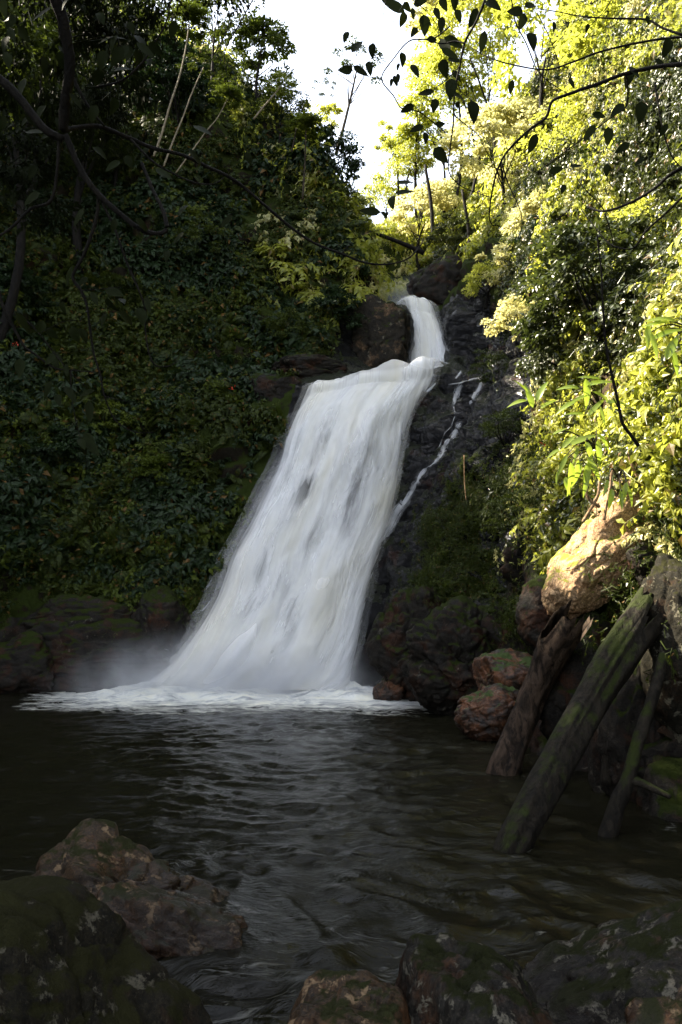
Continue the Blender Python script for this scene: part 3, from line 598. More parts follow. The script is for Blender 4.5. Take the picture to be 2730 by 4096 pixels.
mb = MB(); mb.add(tube([P(604, 850, 9.4)-ob, P(614, 815, 9.5)-ob, P(629, 775, 9.6)-ob, P(640, 735, 9.8)-ob, P(652, 700, 10)-ob, P(664, 655, 10.3)-ob], [.10, .10, .085, .075, .07, .06], 12, .3, 5)); link('stem', mb.me('stem'), M['logM'], dl)
mb = MB(); mb.add(tube([P(626, 780, 9.6)-ob, P(640, 783, 9.5)-ob, P(656, 790, 9.3)-ob, P(671, 797, 9.2)-ob], [.06, .05, .04, .025], 10, .3, 7)); link('side_branch', mb.me('side_branch'), M['logM'], dl)
mb = MB(); mb.add(tube([P(607, 785, 11.2), P(608, 745, 11.2), P(611, 715, 11.3)], [.09, .08, .07], 10, .3, 9)); tag(link('dead_stub', mb.me('dead_stub'), M['logM']), 'short dark stub standing between the mossy log and the forked branch', 'dead branch')

# ------------------------------------------------------------------ leaves
def unit(a): return a/np.maximum(np.linalg.norm(a, axis=-1, keepdims=True), 1e-9)
def leaves(c, d, n, L, W, rg, fold=.18, droop=.15, start=0):
    """c base points, d tip directions, n normals, L lengths, W half-width ratio -> verts, tris, tint"""
    d = unit(d); s = unit(np.cross(d, n)); n = np.cross(s, d); k = len(c)
    L = np.broadcast_to(L, (k,))[:, None]; W = np.broadcast_to(W, (k,))[:, None]*L
    b = c; m = c + d*L*.45; t = c + d*L - n*L*droop
    a1 = m + s*W + n*W*fold*2; a2 = m - s*W + n*W*fold*2
    V = np.stack((b, a1, t, a2, m), 1).reshape(-1, 3)
    o = (np.arange(k)*5)[:, None]+start
    T = np.concatenate((o+[0, 1, 4], o+[1, 2, 4], o+[4, 2, 3], o+[0, 4, 3]), 1).reshape(-1, 3)
    return V, T, np.repeat(rg.random(k), 5)
class LB:
    def __init__(s): s.V = []; s.T = []; s.a = []; s.n = 0
    def add(s, V, T, a): s.V.append(V); s.T.append(T+s.n); s.a.append(a); s.n += len(V)
    def stem(s, pts, r=.006, seg=3):
        v, f = tube(pts, np.linspace(r, r*.4, len(pts)), seg, sub=1, cap=False)
        f = np.array(f); s.add(v, np.vstack((f[:, :3], f[:, [0, 2, 3]])), np.full(len(v), .5))
    def me(s, name, m):
        me = mesh(name, np.vstack(s.V), np.vstack(s.T), False, None, {'tint': np.concatenate(s.a)}); me.materials.append(m); return me
def sprig(name, m, seed, stems, per, slen, leaf, wid, spread=1.0, droop=.9, kind='alt'):
    rg = np.random.default_rng(seed); B = LB()
    for i in range(stems):
        az = rg.uniform(0, 2*PI); el = rg.uniform(.15, 1.35)/spread; L = slen*rg.uniform(.55, 1.1)
        h = np.array((math.cos(az)*math.cos(el), math.sin(az)*math.cos(el), math.sin(el)))
        t = np.linspace(0, 1, 9)[:, None]
        pts = h*L*t + np.array((0, 0, -1))*droop*L*.6*t**2.2
        B.stem(pts, .007*slen/.7)
        tt = rg.uniform(.15, 1.0, per); tt[-1] = 1
        if kind == 'fern': tt = np.repeat(np.linspace(.12, .98, per//2), 2)
        c = np.stack([np.interp(tt, t[:, 0], pts[:, k]) for k in range(3)], -1)
        ax = unit(np.gradient(pts, axis=0)); axx = np.stack([np.interp(tt, t[:, 0], ax[:, k]) for k in range(3)], -1)
        sd_ = unit(np.cross(axx, (0, 0, 1.0))+1e-6); sg = np.where(np.arange(per) % 2 == 0, 1, -1)[:, None]
        if kind == 'fern':
            d = sd_*sg + axx*.35 + rg.normal(size=c.shape)*.06; nn = np.cross(sd_, axx); ll = leaf*np.sin(np.clip(tt, .05, .97)*PI)**.6*(1.25-.6*tt)
            V, T, a = leaves(c, d, nn, ll, wid, rg, .05, .15)
        else:
            d = sd_*sg*.9 + axx*.6 + np.array((0, 0, -.45)) + rg.normal(size=c.shape)*.35
            nn = np.cross(sd_, axx)*1.0 + np.array((0, 0, .7)) + rg.normal(size=c.shape)*.35
            V, T, a = leaves(c, d, nn, leaf*rg.uniform(.6, 1.25, per), wid, rg, .15, .25)
        B.add(V, T, a)
    return B.me(name, m)
def hang(name, m, seed, stems, per, slen, leaf, wid):
    rg = np.random.default_rng(seed); B = LB()
    for i in range(stems):
        o = rg.normal(size=3)*np.array((.35, .35, .12)); L = slen*rg.uniform(.4, 1.1); t = np.linspace(0, 1, 7)[:, None]
        pts = o + np.array((rg.normal()*.15, rg.normal()*.15, -1))*L*t + rg.normal(size=(7, 3))*.03
        B.stem(pts, .006)
        tt = rg.uniform(0, 1.0, per); c = np.stack([np.interp(tt, t[:, 0], pts[:, k]) for k in range(3)], -1)
        d = rg.normal(size=c.shape)*np.array((.8, .8, .3))+np.array((0, 0, -.9)); nn = rg.normal(size=c.shape)*.5+np.array((0, 0, .6)) + d*np.array((1, 1, 0))
        V, T, a = leaves(c, d, nn, leaf*rg.uniform(.6, 1.2, per), wid, rg, .15, .2); B.add(V, T, a)
    return B.me(name, m)
def crown_mesh(name, m, seed, r, nb, per, leaf, wid=.27, br=.30, flat=.6, gap=.25):
    """leaf clumps spread through an uneven crown; limbs are built separately"""
    rg = np.random.default_rng(seed); B = LB(); r = np.array(r)
    D = unit(rg.normal(size=(nb, 3))); D[:, 2] = np.where(D[:, 2] < -.45, -D[:, 2], D[:, 2]); k = .45+.55*rg.random(nb)**.5
    C = D*k[:, None]*r*(1+.35*fbm(D*1.3+seed, 2, seed))[:, None]
    for c in C:
        q = br*r.mean()*rg.uniform(.6, 1.25); n = int(per*rg.uniform(.5, 1.2))
        dd = unit(rg.normal(size=(n, 3))); dd[:, 2] = np.abs(dd[:, 2])*1.0-.25
        pos = c + dd*q*np.array((1, 1, flat))*rg.uniform(.55, 1.05, (n, 1))
        out = unit(pos-c*.6)
        d = out*.8 + np.array((0, 0, -.35)) + rg.normal(size=(n, 3))*.45; nn = np.array((0, 0, .9)) + out*.6 + rg.normal(size=(n, 3))*.4
        V, T, a = leaves(pos, d, nn, leaf*rg.uniform(.6, 1.3, n), wid, rg, .15, .2); a = a*.6 + .36*rg.random()
        B.add(V, T, a)
        B.stem(np.array([c*.6, c]), .006)
    return B.me(name, m), C
def rotm(nrm, rg, up=.5, tilt=.25):
    z = unit(np.array(nrm)*(1-up)+np.array((0, 0, up))+rg.normal(size=3)*tilt); a = rg.uniform(0, 2*PI)
    x = unit(np.cross(z, (math.cos(a), math.sin(a), .2))); y = np.cross(z, x)
    return Matrix(((x[0], y[0], z[0]), (x[1], y[1], z[1]), (x[2], y[2], z[2])))
def scatter(name, label, cat, srcs, pts, nrm, sc, idx, up=.5, tilt=.25, seed=1):
    rg = np.random.default_rng(seed)
    co = bpy.data.collections.new(name+'_kinds')
    for i, s in enumerate(srcs): co.objects.link(bpy.data.objects.new('%s_kind_%02d' % (name, i), s))
    me = mesh(name, pts, np.zeros((0, 3), int)) if False else bpy.data.meshes.new(name)
    me.vertices.add(len(pts)); me.vertices.foreach_set('co', np.asarray(pts, np.float32).ravel())
    eu = np.array([rotm(n, rg, up, tilt).to_euler()[:] for n in nrm], np.float32)
    a = me.attributes.new('rot', 'FLOAT_VECTOR', 'POINT'); a.data.foreach_set('vector', eu.ravel())
    a = me.attributes.new('size', 'FLOAT', 'POINT'); a.data.foreach_set('value', np.asarray(sc, np.float32))
    a = me.attributes.new('kind_index', 'INT', 'POINT'); a.data.foreach_set('value', np.asarray(idx, np.int32))
    o = bpy.data.objects.new(name, me); COL.objects.link(o)
    ng = bpy.data.node_groups.new(name, 'GeometryNodeTree')
    ng.interface.new_socket('Geometry', in_out='INPUT', socket_type='NodeSocketGeometry'); ng.interface.new_socket('Geometry', in_out='OUTPUT', socket_type='NodeSocketGeometry')
    N = ng.nodes.new; gi = N('NodeGroupInput'); go = N('NodeGroupOutput'); ip = N('GeometryNodeInstanceOnPoints'); ci = N('GeometryNodeCollectionInfo')
    ci.inputs[0].default_value = co; ci.inputs[1].default_value = True; ci.inputs[2].default_value = True
    def na(nm, ty):
        x = N('GeometryNodeInputNamedAttribute'); x.data_type = ty; x.inputs[0].default_value = nm
        return [q for q in x.outputs if q.enabled][0]
    er = N('FunctionNodeEulerToRotation'); L_ = ng.links.new
    L_(na('rot', 'FLOAT_VECTOR'), er.inputs[0]); L_(gi.outputs[0], ip.inputs['Points']); L_(ci.outputs[0], ip.inputs['Instance'])
    ip.inputs['Pick Instance'].default_value = True
    L_(na('kind_index', 'INT'), ip.inputs['Instance Index']); L_(er.outputs[0], ip.inputs['Rotation']); L_(na('size', 'FLOAT'), ip.inputs['Scale'])
    L_(ip.outputs[0], go.inputs[0])
    mo = o.modifiers.new('spread', 'NODES'); mo.node_group = ng
    tag(o, label, cat, kind='stuff'); return o

# surface samples of the gorge, area weighted
A_ = G[:-1, :-1]; B_ = G[:-1, 1:]; C_ = G[1:, :-1]; Dq = G[1:, 1:]
cr_ = np.cross(B_-A_, C_-A_); area = np.linalg.norm(cr_, axis=-1); Nf = cr_/np.maximum(area[..., None], 1e-9)
Nf = np.where((Nf*N0[:-1, :-1]).sum(-1, keepdims=True) < 0, -Nf, Nf)
TCf = TC[:-1, :-1]; Zf = Z[:-1, :-1]; PX, PY = pix(A_)
def sample(n, weight, seed):
    rg = np.random.default_rng(seed); w_ = (area*weight).ravel(); w_ = w_/w_.sum(); i = rg.choice(len(w_), n, p=w_)
    r, c = np.unravel_index(i, area.shape); a = rg.random((n, 1)); b = rg.random((n, 1))
    p = A_[r, c]*(1-a)*(1-b)+B_[r, c]*a*(1-b)+C_[r, c]*(1-a)*b+Dq[r, c]*a*b
    return p, Nf[r, c], rg
infr = ((PX > -160) & (PX < 842) & (PY > -160)).astype(float)
patch = fbm(A_*.22, 3, 90); patch2 = fbm(A_*.5+5, 3, 95)
L_low = smooth(1.9, 3.2, Zf + 1.0*patch2 + .8*smooth(3.6, 5, TCf)*0)
hol = .25+.95*smooth(-.25, .15, patch2)
lw = hol*(TCf < 4.97)*L_low*(1-.8*smooth(4.6, 4.95, TCf)*(Zf < 11))
rw = hol*(TCf > 8.25)*np.where(TCf < 9.5, smooth(9.0, 9.5, TCf)*.9+smooth(12, 14, Zf), 1).clip(0, 1)*smooth(3.2, 4.6, Zf + .9*patch2 - 2.5*(1-smooth(8.6, 9.3, TCf)) + 1.2*smooth(10.6, 12, TCf)*0)
fw = (TCf >= 4.97)*(TCf <= 8.25)*smooth(17, 18.5, Zf)
top = (TCf > 4.4)*(TCf < 5.4)*smooth(13.5, 15, Zf)

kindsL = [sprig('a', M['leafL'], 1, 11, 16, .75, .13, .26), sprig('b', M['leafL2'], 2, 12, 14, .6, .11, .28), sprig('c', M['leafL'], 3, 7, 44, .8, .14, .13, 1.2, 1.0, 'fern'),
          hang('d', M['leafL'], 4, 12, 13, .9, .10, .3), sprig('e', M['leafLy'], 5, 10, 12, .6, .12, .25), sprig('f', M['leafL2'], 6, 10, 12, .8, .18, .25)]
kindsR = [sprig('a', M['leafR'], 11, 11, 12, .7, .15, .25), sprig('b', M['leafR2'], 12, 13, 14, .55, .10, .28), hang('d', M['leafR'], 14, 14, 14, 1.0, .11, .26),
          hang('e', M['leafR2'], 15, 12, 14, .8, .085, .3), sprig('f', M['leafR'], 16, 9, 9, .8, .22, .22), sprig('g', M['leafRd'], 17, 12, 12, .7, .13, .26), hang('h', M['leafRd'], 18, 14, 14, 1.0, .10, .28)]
def kinds(p, rg, n, seed, sc=.35, jit=.35):
    f = (fbm(p*sc+seed, 3, seed)*1.4+.5+rg.normal(size=len(p))*jit*.5); return np.clip((f*n), 0, n-1).astype(int)
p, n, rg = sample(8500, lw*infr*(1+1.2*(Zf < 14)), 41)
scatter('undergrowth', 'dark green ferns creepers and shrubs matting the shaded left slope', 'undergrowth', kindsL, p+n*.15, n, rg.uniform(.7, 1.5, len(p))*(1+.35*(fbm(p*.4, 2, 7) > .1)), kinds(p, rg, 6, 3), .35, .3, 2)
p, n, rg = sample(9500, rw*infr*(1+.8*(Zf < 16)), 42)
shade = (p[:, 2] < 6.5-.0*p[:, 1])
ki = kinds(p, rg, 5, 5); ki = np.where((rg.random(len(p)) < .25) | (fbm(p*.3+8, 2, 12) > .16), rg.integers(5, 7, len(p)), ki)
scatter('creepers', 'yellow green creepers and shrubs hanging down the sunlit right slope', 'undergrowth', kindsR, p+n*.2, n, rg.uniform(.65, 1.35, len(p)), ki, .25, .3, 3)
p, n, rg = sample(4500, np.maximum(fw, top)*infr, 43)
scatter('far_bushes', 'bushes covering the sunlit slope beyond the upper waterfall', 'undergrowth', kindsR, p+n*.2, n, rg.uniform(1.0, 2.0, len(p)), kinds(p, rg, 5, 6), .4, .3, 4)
p, n, rg = sample(1500, (TCf > 8.35)*(TCf < 9.3)*smooth(12, 13.5, Zf)*infr + (TCf > 9.0)*(TCf < 9.6)*smooth(7, 10, Zf)*infr, 47)
scatter('cliff_plants', 'shaded plants hanging at the top of the wet cliff beside the upper waterfall', 'undergrowth', kindsL, p+n*.15, n, rg.uniform(.7, 1.4, len(p)), kinds(p, rg, 6, 9), .3, .3, 9)
# short moss-like herbs on the mossy rock right of the falls and on the ledges
kindsM = [sprig('a', M['leafLy'], 31, 8, 8, .16, .05, .2), sprig('b', M['leafL'], 32, 8, 9, .2, .07, .22), hang('c', M['leafL'], 33, 9, 8, .3, .05, .2)]
mw_ = ((TCf > 8.2)*(TCf < 12)*smooth(1.2, 3, Zf)*(1-smooth(5, 7, Zf)) + (TCf > 4.5)*(TCf < 5.1)*smooth(.8, 2, Zf)*(Zf < 13)+ (TCf > 1)*(TCf < 4.9)*smooth(.8, 1.5, Zf)*(Zf < 4)*.7)*smooth(-.1, .25, patch2)
p, n, rg = sample(7000, mw_*infr, 44)
scatter('small_herbs', 'small herbs and moss tufts on the lower rocks', 'undergrowth', kindsM, p+n*.02, n, rg.uniform(.6, 1.6, len(p)), rg.integers(0, 3, len(p)), .3, .4, 5)

# ------------------------------------------------------------------ trees
CR = {}
def ckind(key, m, seed, r, nb, per, leaf, **k):
    if key not in CR: CR[key] = crown_mesh('crown', M[m], seed, r, nb, per, leaf, **k) + (np.array(r),)
    return CR[key]
for i in range(3):
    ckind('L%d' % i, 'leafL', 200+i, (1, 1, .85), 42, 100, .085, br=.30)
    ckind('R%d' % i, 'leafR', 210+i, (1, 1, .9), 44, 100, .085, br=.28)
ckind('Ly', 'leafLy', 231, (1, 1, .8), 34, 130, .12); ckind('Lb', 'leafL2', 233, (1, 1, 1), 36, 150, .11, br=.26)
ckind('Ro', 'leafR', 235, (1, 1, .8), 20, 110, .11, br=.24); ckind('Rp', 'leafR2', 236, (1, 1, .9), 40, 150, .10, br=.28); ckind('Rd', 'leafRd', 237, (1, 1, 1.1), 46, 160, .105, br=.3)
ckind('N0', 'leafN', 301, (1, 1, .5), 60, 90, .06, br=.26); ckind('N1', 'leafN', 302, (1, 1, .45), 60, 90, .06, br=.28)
ckind('Lo', 'leafL', 238, (1, 1, .8), 15, 80, .10, br=.22)
def ground_below(p):
    l, n, i, d = BVH.ray_cast(Vector(p)+Vector((0, 0, 30)), Vector((0, 0, -1)), 200)
    best = None
    o = Vector(p)
    l, n, i, d = BVH.ray_cast(o, Vector((0, 0, -1)), 200)
    if l is not None: return np.array(l)
    l, n, i, d = BVH.find_nearest(o)
    return np.array(l)
def tree(name, label, cat, px, py, d, r, key, root=None, bark='bark', trunk=.1, rz=None, group=None, squash=1.0):
    """crown centre read off at (px, py, d); the trunk runs from the ground to it"""
    if cat == 'shrub' or name == 'small_tree':
        l, n_ = hit(px, py); d = l[1]-.35*r; root = P(px, py, d) + np.array((0, .35*r, -.6*r)) if root is None else root
    c = P(px, py, d); me, C, rr = CR[key]; rg = np.random.default_rng(abs(int(px*7+py*13)))
    g = ground_below(c) if root is None else np.array(root, float)
    if np.linalg.norm(g-c) > 14: g = np.array(BVH.find_nearest(Vector(c))[0])
    t = empty(name, g); tag(t, label, cat, group)
    cr = bpy.data.objects.new('crown', me); COL.objects.link(cr); cr.parent = t; cr.location = c-g; cr.scale = (r, r*rg.uniform(.85, 1.1), r*squash); rz = rg.uniform(0, 6.28) if rz is None else rz; cr.rotation_euler = (0, 0, rz)
    mb = MB(); bow = rg.normal(size=3)*.06*np.linalg.norm(c-g)*np.array((1, 1, .3))
    e = c-g-np.array((0, 0, .25*r)); mb.add(tube([(0, 0, -.3), e*.35+bow, e*.7+bow*.8, e], [trunk, trunk*.8, trunk*.6, trunk*.35], 8, .15, 3))
    Rm = np.array([[math.cos(rz), -math.sin(rz), 0], [math.sin(rz), math.cos(rz), 0], [0, 0, 1]])
    for q in C[::max(1, len(C)//6)]:
        w_ = (c-g)+ (Rm@(q*r)); s = e*rg.uniform(.55, .98)+bow*.7
        mb.add(tube([s, (s+w_)/2+rg.normal(size=3)*.08*r, w_], [trunk*.3, trunk*.18, trunk*.06], 5, sub=3, cap=False))
    link('trunk', mb.me('trunk'), M[bark], t)
    return t
for a in [
 ('forest_tree', 'big dark tree on the left ridge whose crown meets the top edge of the sky', 'tree', 215, 15, 36.5, 2.6, 'L0'),
 ('forest_tree', 'tree with sun-tipped crown against the sky below the big ridge tree', 'tree', 262, 50, 37.0, 1.5, 'Ly'),
 ('forest_tree', 'dark tree on the left ridge just under the sun-tipped crown', 'tree', 252, 95, 36.5, 1.9, 'L1'),
 ('forest_tree', 'rounded dark tree on the ridge left of the yellow-tipped sapling', 'tree', 283, 118, 36.0, 1.5, 'L2'),
 ('forest_tree', 'dark vine-hung tree at the right end of the left ridge', 'tree', 333, 165, 37.5, 1.55, 'Lb'),
 ('forest_tree', 'bushy dark tree under the vine-hung tree beside the sky gap', 'tree', 345, 215, 36.5, 1.3, 'L0'),
 ('forest_tree', 'pale green crown topping the ridge behind the yellow-tipped sapling', 'tree', 320, 125, 40, 1.3, 'Ro'),
 ('forest_tree', 'dark tree clinging to the left ridge above the flat shelf', 'tree', 338, 262, 35.6, 1.2, 'L2'),
 ('forest_tree', 'dense shadowed tree high on the left slope at the top edge', 'tree', 120, 30, 35, 2.8, 'L2'),
 ('forest_tree', 'black-green tree in the upper left corner', 'tree', 30, 60, 33, 2.8, 'L1'),
 ('forest_tree', 'shaded tree above the three pale stems on the left slope', 'tree', 175, 85, 34.5, 1.9, 'Lb'),
 ('small_tree', 'bluish green small tree low on the left slope', 'tree', 48, 470, 26.0, 1.35, 'Lb'),
 ('small_tree', 'yellow green small tree beside the bluish one low on the left slope', 'tree', 108, 430, 27.0, 1.05, 'Ly'),
 ('small_tree', 'dark shrub tree bulging from the middle of the left slope', 'tree', 205, 250, 31.0, 1.3, 'L1'),
 ('small_tree', 'grey green shrub tree overhanging the cliff top left of the falls', 'tree', 330, 320, 32.6, 1.15, 'Lb'),
 ('small_tree', 'dark bush at the cliff top between the shelf and the ridge', 'tree', 285, 335, 31.5, .95, 'L0'),
 ('shrub', 'small bluish shrub halfway down the left slope at the frame edge', 'shrub', 15, 300, 28.5, 1.1, 'Lb'),
 ('shrub', 'dark shrub in the middle of the shaded left slope', 'shrub', 120, 300, 29.5, 1.1, 'L0'),
 ('shrub', 'yellowish fern-like shrub above the left rock bank', 'shrub', 155, 480, 27.6, .8, 'Ly'),
 ('shrub', 'low shrub drooping over the rocks left of the waterfall', 'shrub', 200, 480, 28.0, .7, 'L1'),
 ('shrub', 'dark shrub overhanging the rock bank at the far left', 'shrub', 20, 560, 25.5, .9, 'L2'),
 ('shrub', 'dark green shrub leaning over the top of the left cliff', 'shrub', 238, 370, 30.2, .8, 'L1'),
]: tree(*a)
for a in [
 ('forest_tree', 'sunlit tree crowding the sky gap under the hanging leaves', 'tree', 425, 85, 45, 1.7, 'R1'),
 ('forest_tree', 'dense sunlit tree behind the thin leafy hanging branch', 'tree', 458, 75, 42, 2.2, 'R2'),
 ('forest_tree', 'round sunlit tree low at the right side of the sky gap', 'tree', 418, 150, 46, 1.7, 'R0'),
 ('forest_tree', 'yellow green treetop beside the top edge right of the sky', 'tree', 447, 20, 43, 2.1, 'Rp'),
 ('forest_tree', 'pale sunlit tree leaning into the sky gap from the right', 'tree', 396, 148, 47, 1.5, 'Ro'),
 ('forest_tree', 'bright yellow green tree just below the leaning pale tree', 'tree', 408, 172, 46, 1.7, 'R0'),
 ('forest_tree', 'sunlit bushy tree at the bottom of the sky gap', 'tree', 388, 205, 48, 1.7, 'R1'),
 ('forest_tree', 'tall sunlit tree behind the hanging dark leaves right of the sky', 'tree', 440, 120, 44, 2.5, 'R2'),
 ('forest_tree', 'brilliant yellow tree at the top right of the sky gap', 'tree', 470, 45, 40, 3.0, 'R0'),
 ('forest_tree', 'sunlit tree with open crown above the dark rock wall', 'tree', 425, 215, 43, 1.9, 'Rp'),
 ('forest_tree', 'sunlit tree standing behind the upper waterfall gap', 'tree', 395, 245, 46, 1.5, 'R2'),
 ('forest_tree', 'shadowed tree over the big dark boulder beside the upper fall', 'tree', 455, 252, 40, 1.4, 'Rd'),
 ('forest_tree', 'large sunlit tree at the top of the right slope', 'tree', 545, 40, 32, 3.2, 'R1'),
 ('forest_tree', 'pale-leaved tree in the middle of the right slope', 'tree', 500, 150, 34, 2.4, 'Rp'),
 ('forest_tree', 'olive tree in the upper right corner', 'tree', 640, 60, 25, 2.8, 'R2'),
 ('forest_tree', 'sunlit spreading tree below the large tree on the right slope', 'tree', 575, 150, 27, 2.0, 'R0'),
 ('small_tree', 'dark creeper-covered tree standing out on the sunlit right slope', 'tree', 602, 305, 19, 1.5, 'Rd'),
 ('small_tree', 'second dark creeper mass under the creeper-covered tree', 'tree', 572, 350, 18.5, 1.1, 'Rd'),
 ('small_tree', 'third dark creeper mass near the right edge', 'tree', 642, 335, 15, 1.0, 'Rd'),
 ('shrub', 'pale creeper mound under the gnarled branch', 'shrub', 540, 225, 22, 1.2, 'Rp'),
 ('shrub', 'cream coloured creeper curtain left of the dark creepers', 'shrub', 520, 325, 21, 1.0, 'Rp'),
 ('shrub', 'bright yellow shrub above the cream creeper curtain', 'shrub', 487, 285, 25, 1.0, 'R0'),
 ('small_tree', 'pale shrub tree left of the dark creeper mass', 'tree', 515, 270, 24, 1.3, 'Rp'),
 ('small_tree', 'bright shrub tree at the right edge above the broad-leaved plant', 'tree', 660, 260, 17, 1.3, 'R1'),
 ('shrub', 'shaded glossy shrub low on the right bank above the rocks', 'shrub', 522, 520, 16.8, .75, 'L1'),
 ('shrub', 'shaded leafy shrub on the right bank beneath the creepers', 'shrub', 508, 440, 19.5, .9, 'L0'),
 ('shrub', 'dull green shrub where the right slope meets the wet cliff', 'shrub', 498, 372, 24, .9, 'L1'),
 ('shrub', 'dark shrub at the right edge above the shaded brown rock', 'shrub', 655, 480, 13.5, .65, 'Rd'),
]: tree(*a)
for (lb, c, r, k) in [('tall dark emergent tree high on the far left hill', (-14, 34, 27), 3, 'L0'), ('second dark emergent tree on the far left hill', (-17.5, 35, 30), 3.2, 'L1'), ('broad dark tree between the emergent trees and the pale stems', (-11, 33.5, 22.5), 2.3, 'L2'),
   ('tall unseen tree added on the left bank to shade the right slope', (-12.8, 25.8, 21.2), 3.3, 'L1'), ('slim unseen tree added on the left bank to shade the slope beside the tan boulder', (-12.8, 22.4, 20.6), 2.1, 'L2'), ('low round unseen tree added on the left bank to shade the right waterline', (-9.5, 14.4, 13.0), 1.9, 'L0'), ('tall leaning unseen tree added on the left bank to shade the far right slope', (-12.8, 29.3, 23), 3.1, 'L0'), ('old unseen tree added on the left bank to shade the near right rocks', (-9.5, 12.0, 14.2), 2.6, 'L0'), ('rounded unseen tree added on the left bank to shade the near water', (-9.5, 9, 14), 3.2, 'L1'), ('low unseen tree added on the left bank to shade the foot of the tan boulder', (-9.8, 18.0, 14.4), 1.9, 'L2')]:  # the left bank trees are unseen, added to cast shade across the pool
    x_, y_ = pix(np.array(c, float)); tree('forest_tree', lb, 'tree', float(x_), float(y_), c[1], r, k, trunk=.22)
# thin tree against the sky
tt = tree('thin_tree', 'thin crooked tree with a sparse crown standing against the open sky', 'tree', 357, 62, 52, 1.9, 'Lo', root=P(336, 150, 51), bark='barkM', trunk=.13, squash=.7)
tt2 = CR['Lo'][0]; c2 = bpy.data.objects.new('crown', tt2); COL.objects.link(c2); c2.parent = tt; c2.location = P(326, 88, 52)-np.array(tt.location); c2.scale = (.85, .85, .6); c2.rotation_euler = (0, 0, 2)
# slender pale stems
sk = 1568/1365*4
def slender(pl, d0, d1, label, r=.05, bark='barkP', crownk=None, cs=.8, sub=True):
    pts = [P(x/sk, y/sk, d) for (x, y), d in zip(pl, np.linspace(d0, d1, len(pl)))]
    g = pts[0]; t = empty('slender_tree', g); tag(t, label, 'tree', None)
    mb = MB(); mb.add(tube([q-g for q in pts], np.linspace(r, r*.55, len(pts)), 7, .1, 3)); link('trunk', mb.me('trunk'), M[bark], t)
    if crownk:
        me = CR[crownk][0]; o = bpy.data.objects.new('crown', me); COL.objects.link(o); o.parent = t; o.location = pts[-1]-g; o.scale = (cs, cs, cs*.6)
    return t
slender([(705,720),(745,610),(785,470),(822,360),(850,240),(870,110)], 29.5, 31, 'leftmost of the pale slender stems, tall and leaning right up the left slope', .048, crownk='Ly', cs=1.0)
slender([(752,765),(795,650),(840,540),(885,420),(935,310)], 29.5, 31, 'middle pale slender stem between the leftmost and the thin leaning one', .04, crownk='Lo', cs=.9)
slender([(808,795),(885,690),(950,600),(1000,540),(1045,455)], 29.5, 31, 'thin pale stem leaning furthest right under the branch', .03, crownk='Ly', cs=.7)
slender([(1165,548),(1220,480),(1260,435),(1290,395)], 33, 33.5, 'short pale stem leaning near the left ridge', .045, crownk='L0', cs=.7)
slender([(1390,915),(1398,800),(1403,690),(1406,590)], 33, 33, 'straight thin sapling with yellow sunlit top beside the ridge', .05, 'barkM', 'Ly', .85)
slender([(1340,700),(1352,640),(1362,590)], 33, 33, 'short sapling left of the yellow-topped one', .04, 'barkM', 'L1', .6)
def bgtrunk(a, b, d, label, r=.12):
    g = P(*a, d); e = P(*b, d)-g; mb = MB(); mb.add(tube([(0, 0, 0), e*.5+np.array((.1, 0, 0)), e], [r, r*.8, r*.6], 8, .1, 3)); o = link('bare_tree', mb.me('bare_tree'), M['bark']); o.location = g; tag(o, label, 'tree')
bgtrunk((433, 240), (425, 165), 40, 'dark bare trunk among the sunlit trees right of the sky gap')
bgtrunk((470, 260), (462, 190), 37, 'dark trunk right of the bare trunk on the sunlit slope', .1)
bgtrunk((424, 253), (372, 232), 40, 'fallen trunk slanting across the gap above the upper waterfall', .13)

# ------------------------------------------------------------------ near branches with their own leaves
def leafshape(name, m, L, W, fold=.12, curl=.25, n=7):
    t = np.linspace(0, 1, n); w_ = W*np.sin(np.clip(t, 0, 1)**.8*PI)**.75*(1-.25*t); w_[0] = .02*W; w_[-1] = 0
    V = []; F2 = []
    for i in range(n):
        z = -curl*L*t[i]**2
        V += [(w_[i], t[i]*L, z+fold*w_[i]), (w_[i]*.5, t[i]*L, z+.25*fold*w_[i]), (0, t[i]*L, z-.02*L*0), (-w_[i]*.5, t[i]*L, z+.25*fold*w_[i]), (-w_[i], t[i]*L, z+fold*w_[i])]
    V = np.array(V); Fq = gridfaces(n, 5); me = mesh(name, V, Fq, True, None, {'tint': np.full(len(V), .5)}); me.materials.append(m); return me
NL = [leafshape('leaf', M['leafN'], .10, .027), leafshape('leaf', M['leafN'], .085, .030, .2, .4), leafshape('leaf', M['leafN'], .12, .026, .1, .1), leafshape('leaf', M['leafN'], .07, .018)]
def place_leaf(par, me, p, dirv, nrm, s=1.0, name='leaf'):
    y = Vector(dirv).normalized(); z = Vector(nrm); x = y.cross(z).normalized(); z = x.cross(y)
    o = bpy.data.objects.new(name, me); COL.objects.link(o); o.parent = par
    o.matrix_local = Matrix.Translation(Vector(p)) @ Matrix(((x[0], y[0], z[0]), (x[1], y[1], z[1]), (x[2], y[2], z[2]))).to_4x4() @ Matrix.Scale(s, 4)
    return o
def br(pl, d0, d1, w0, w1, ox=341.25, oy=0, sc=.2177, seg=7):
    pts = np.array([P(ox+x*sc, oy+y*sc, d) for (x, y), d in zip(pl, np.linspace(d0, d1, len(pl)))])
    ww = np.linspace(w0, w1, len(pl))/826*.5*np.linspace(d0, d1, len(pl)); return pts, ww, seg
